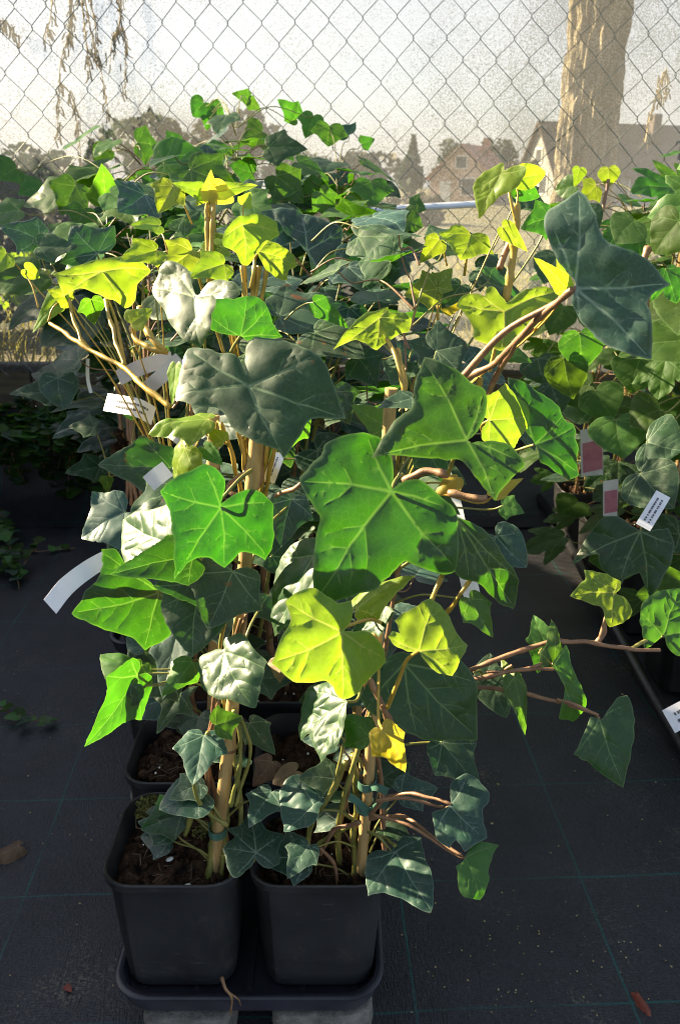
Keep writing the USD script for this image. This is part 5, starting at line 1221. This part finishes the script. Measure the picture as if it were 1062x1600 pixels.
HV = [(V[1], 962,655, 972,712, 90,1.25,4,24,'ovate',MI), (V[2], 1000,560, 985,610, 80,1.3,0,20,'ovate','leaf_vine'), (V[1], 1040,560, 1030,620, 90,1.2,-10,20,'vine','leaf_vine'),
      (V[1], 1060,345, 1022,395, 74,1.15,-24,10,'heart','leaf_vine'), (V[2], 990,345, 960,375, 60,1.4,0,30,'ovate',MI), (V[3], 930,290, 908,312, 44,1.6,30,10,'ivy3',Y), (V[3], 950,262, 952,290, 34,1.6,34,6,'ovate',Y), (V[3], 905,262, 900,290, 24,1.62,36,6,'spade',Y),
      (V[1], 1010,690, 1062,700, 90,1.15,-10,36,'ovate',DK), (V[1], 1030,640, 985,660, 70,1.2,0,40,'ovate','leaf_vine'), (V[2], 880,560, 895,620, 66,1.2,10,10,'ovate','leaf_vine'), (V[2], 905,520, 915,575, 70,1.2,24,10,'ovate',MI),
      (V[2], 955,440, 1000,470, 70,1.3,6,30,'vine',MI), (V[1], 1000,740, 1050,790, 90,1.12,-8,20,'ovate',DK), (V[2], 930,610, 960,650, 70,1.3,0,30,'ovate','leaf_vine'), (V[0], 1040,420, 1060,470, 70,1.1,20,14,'vine',MI),
      (V[3], 880,480, 860,520, 50,1.4,6,30,'ovate','leaf_vine'), (V[3], 910,330, 935,355, 50,1.5,0,30,'ovate',DK), (V[4], 870,400, 850,440, 60,1.6,0,26,'ovate',DK), (V[4], 840,560, 850,600, 60,1.5,0,20,'ovate',DK), (V[3], 860,600, 880,640, 60,1.45,0,20,'ovate',DK)]
traced(V[1], *T_LATE[1:9], **T_LATE[9])
for pl, bx, by, tx, ty, w, d, yw, pt, kind, m in HV:
    hero(pl, bx, by, tx, ty, w, d, yw, pt, kind, m)
shoot(V[3], [(950,280,1.6), (942,320,1.6), (932,365,1.6), (925,420,1.6)], .0036, 'stem_brown')
shoot(V[1], [(1012,385,1.2), (1005,420,1.2), (1008,480,1.2)], .0060, 'stem_brown')
label_tag(V[1], [(1036, 772, 1.02), (1022, 795, 1.0), (1004, 824, .99)], .018, lines=2)
label_tag(V[0], [(1044, 1128, .98), (1075, 1112, .98), (1100, 1102, .98)], .028, lines=2)
# picture labels on two pots
def pot_label(pl, a, b, c, d_, m, mp):
    q = [P(*p) for p in (a, b, c, d_)]
    v = np.array(q); n = np.cross(v[1] - v[0], v[3] - v[0]); n /= np.linalg.norm(n)
    if n @ (CAM - v[0]) < 0: n = -n
    vv = np.vstack([v, v - n * .0012])
    f = np.array([(0, 1, 2), (0, 2, 3), (4, 6, 5), (4, 7, 6), (0, 4, 5), (0, 5, 1), (1, 5, 6), (1, 6, 2), (2, 6, 7), (2, 7, 3), (3, 7, 4), (3, 4, 0)])
    t = part(pl, 'picture_label', (vv, f), m)
    w = lambda s, u: v[0] + (v[1] - v[0]) * s + (v[3] - v[0]) * u + n * .0008
    v2 = np.array([w(.08, .30), w(.92, .30), w(.92, .94), w(.08, .94)])
    part(t, 'print', (np.vstack([v2, v2 - n * .0006]), f), mp)
pot_label(V[3], (906, 672, 1.52), (942, 664, 1.52), (942, 742, 1.52), (908, 744, 1.52), 'paper_grey', 'pink_print')
pot_label(V[2], (942, 752, 1.40), (966, 748, 1.40), (964, 808, 1.40), (942, 806, 1.40), 'paper_grey', 'pink_print')

# black hose lying along the right edge
hp = [on_z(800, 700, .02), on_z(830, 760, .03), on_z(870, 815, .04), on_z(905, 880, .05), on_z(960, 980, .055), on_z(1010, 1070, .05), on_z(1070, 1175, .03), on_z(1130, 1280, .012)]
single('hose', tube(spline(hp, 8), .012, 12), 'hose', 'black hose lying beside the pots along the right edge', 'hose', smooth=40, loc=tuple(hp[0]))
hp2 = [on_z(790, 690, .01), on_z(830, 770, .012), on_z(868, 830, .05), on_z(885, 838, .06)]
single('cable', tube(spline(hp2, 8), .0035, 8), 'hose', 'thin black cable on the mat just left of the hose', 'cable', smooth=40, loc=tuple(hp2[0]))

# ---------------------------------------------------------------- small creeping plants on the mat at the left
def creeper(label, starts, seed, leaf_size=.018, n_leaf=16):
    r = np.random.default_rng(seed)
    o = starts[0][0]
    t = thing('creeping_plant', label, 'creeper', (o[0], o[1], 0))
    CANES[t[0]] = (np.array(o), np.array(o) + [0, 0, .01])
    for pts in starts:
        q = spline([np.array(p) for p in pts], 6)
        part(t, 'stem', tube(q, [.0016, .0009], 5), 'stem_brown', True)
        for k in range(n_leaf):
            i = int(r.uniform(.08, 1) * (len(q) - 1))
            b = q[i] + r.normal(0, .004, 3) * [1, 1, .4] + [0, 0, .003]
            a = r.uniform(0, 6.28)
            d = np.array([math.cos(a), math.sin(a), r.uniform(.0, .5)])
            s = leaf_size * r.uniform(.6, 1.25)
            add_leaf(t, ('heart', 'ivy3')[k % 2], ('leaf_vine', MI, DK)[int(r.integers(0, 3))], b, b + d / np.linalg.norm(d) * s, np.array([r.normal(0, .3), r.normal(-.2, .3), 1.]), s * 1.05, None, lod='lo')
creeper('small creeper with a brown stem on the mat at the left, below the label strip', [[on_z(-12, 1102, .006), on_z(12, 1112, .012), on_z(45, 1125, .012), on_z(85, 1128, .008)]], 1, .021, 9)
creeper('creeper sprig with an upright orange stem left of the label strip', [[on_z(20, 905, .01), on_z(45, 870, .03), on_z(58, 845, .06)], [on_z(0, 858, .01), on_z(50, 862, .01), on_z(118, 856, .01)], [on_z(-20, 905, .01), on_z(20, 880, .02), on_z(30, 920, .012)]], 2, .022, 13)
creeper('bushy creeper at the left edge, halfway up the mat', [[on_z(-30, 790, .01), on_z(10, 770, .03), on_z(45, 775, .02)], [on_z(-20, 700, .01), on_z(10, 720, .04), on_z(40, 740, .03)], [on_z(-40, 760, .02), on_z(0, 810, .04), on_z(20, 840, .02)], [on_z(-20, 730, .05), on_z(20, 700, .05), on_z(30, 760, .03)]], 3, .024, 26)
creeper('low tangle of small leaves at the left edge, just under the timber edging', [[on_z(-40, 700, .02), on_z(10, 690, .06), on_z(60, 700, .04)], [on_z(-30, 680, .03), on_z(30, 675, .08), on_z(90, 690, .04)], [on_z(-30, 850, .01), on_z(5, 830, .03), on_z(22, 880, .02)], [on_z(-20, 880, .02), on_z(10, 870, .04), on_z(28, 905, .01)], [on_z(-30, 740, .02), on_z(25, 735, .06), on_z(70, 745, .03)]], 6, .026, 30)
for k, (px0, lab) in enumerate(((10, 'creeper spilling over the timber edging at the far left'), (95, 'creeper spilling over the timber edging right of the heart shaped leaf'), (160, 'creeper spilling over the timber edging behind the bundled stems'))):
    st = []
    r = np.random.default_rng(90 + k)
    for j in range(9):
        x = px0 + r.uniform(-55, 55)
        a = at_y(x, r.uniform(600, 640), 2.30)
        st.append([a, at_y(x + r.uniform(-25, 25), 660, 2.24), at_y(x + r.uniform(-40, 40), r.uniform(680, 720), 2.16), on_z(x + r.uniform(-50, 50), r.uniform(730, 790), .02)])
    creeper(lab, st, 30 + k, .038, 40)

# ---------------------------------------------------------------- dry strands caught in the fence
def dry(label, lines, seed):
    r = np.random.default_rng(seed)
    o = at_y(*lines[0][0], FY)
    t = thing('dry_vine', label, 'dry vine', o)
    for ln in lines:
        pts = spline([at_y(px, py, FY + .045) for px, py in ln], 7)
        part(t, 'stem', tube(pts, [.0022, .0009], 5), 'dry_stem', True)
        ms = []
        for k in range(int(len(pts) * 1.6)):
            i = int(r.integers(0, len(pts)))
            b = pts[i] + r.normal(0, .004, 3)
            e = b + np.array([r.normal(0, .006), r.normal(0, .005), -r.uniform(.006, .03)])
            ms.append(ribbon(np.array([b, (b + e) / 2 + r.normal(0, .002, 3), e]), [1, 0, 0], r.uniform(.002, .005)))
        part(t, 'dry_leaves', join(ms), 'dry_stem', kind='stuff')
dry('thick dry yellow vine hanging in the fence at the upper left', [[(128, -25), (145, 60), (158, 110), (170, 178)], [(135, -25), (150, 50), (140, 90)], [(126, -20), (134, 60), (140, 110)]], 1)
dry('dry vine hanging straight down left of the thick one', [[(106, -25), (112, 40), (106, 60), (94, 100), (92, 170), (88, 215)], [(115, -20), (108, 50), (104, 58)], [(96, 130), (112, 150), (120, 190), (126, 240), (128, 290)]], 2)
dry('short dry vine right of the thick one', [[(182, -25), (190, 40), (196, 70), (194, 140)], [(190, -20), (186, 40), (175, 60), (172, 100)]], 3)
dry('wisp of dry vine at the top left corner of the fence', [[(-5, 30), (12, 36), (25, 55)], [(84, -20), (78, 30), (70, 60)]], 4)
dry('bent dry stem in the fence right of the trunk', [[(1008, 222), (1016, 180), (1028, 140), (1036, 110)], [(1040, 106), (1042, 130), (1036, 160)]], 5)

# ---------------------------------------------------------------- fallen bits on the mat
p = on_z(1006, 1572, .004)
t = thing('fallen_leaf', 'small curled red brown leaf on the mat at the lower right', 'leaf', p); CANES[t[0]] = (p, p + [0, 0, .01])
add_leaf(t, 'heart', 'leaf_red', p + [-.003, .014, .001], p + [.006, -.016, .004], np.array([.2, -.2, 1.]), .016, lod='mid', curl=.9)
p = on_z(8, 1335, .006)
t = thing('fallen_leaf', 'crumpled grey brown dead leaf on the mat at the left edge', 'leaf', p); CANES[t[0]] = (p, p + [0, 0, .01])
add_leaf(t, 'ivy3', 'leaf_dry', p + [.016, .012, .004], p + [-.03, -.02, .004], np.array([.1, -.2, 1.]), .052, lod='mid', curl=1.3)
p = on_z(107, 1547, .003)
t = thing('fallen_leaf', 'tiny orange brown crumb of leaf left of the front tray', 'leaf', p); CANES[t[0]] = (p, p + [0, 0, .01])
add_leaf(t, 'heart', 'leaf_red', p + [-.004, .004, .001], p + [.005, -.004, .002], np.array([.1, -.2, 1.]), .009, lod='lo')
p = on_z(355, 1560, .05)
t = thing('root_strand', 'brown dried root hanging over the front edge of the tray', 'root', p)
part(t, 'strand', tube(spline([P(346, 1527, .885), P(352, 1545, .88), P(362, 1560, .88), P(360, 1585, .90)], 6), [.0022, .001], 6), 'cane_node', True)
part(t, 'strand', tube(spline([P(355, 1550, .88), P(372, 1562, .885), P(376, 1572, .89)], 6), [.0012, .0006], 5), 'cane_node', True)
r = np.random.default_rng(5)
ms = []
for k in range(420):
    x, y = (r.uniform(-.75, .75), r.uniform(.6, 1.5)) if k > 120 else (r.normal(.22, .10), r.normal(.74, .07))
    if -.26 < x < .06 and y > .64: continue
    m = trimesh.creation.icosphere(0, r.uniform(.0004, .0014) * (1 if k % 17 else 1.6))
    ms.append((np.array(m.vertices) * [1.3, .9, .6] @ trimesh.transformations.rotation_matrix(r.uniform(0, 6), [0, 0, 1])[:3, :3] + [x, y, .003], np.array(m.faces)))
single('soil_crumbs', join(ms), 'dry_stem', 'scattered pale crumbs of soil and straw on the black mat', 'crumbs', kind='stuff')
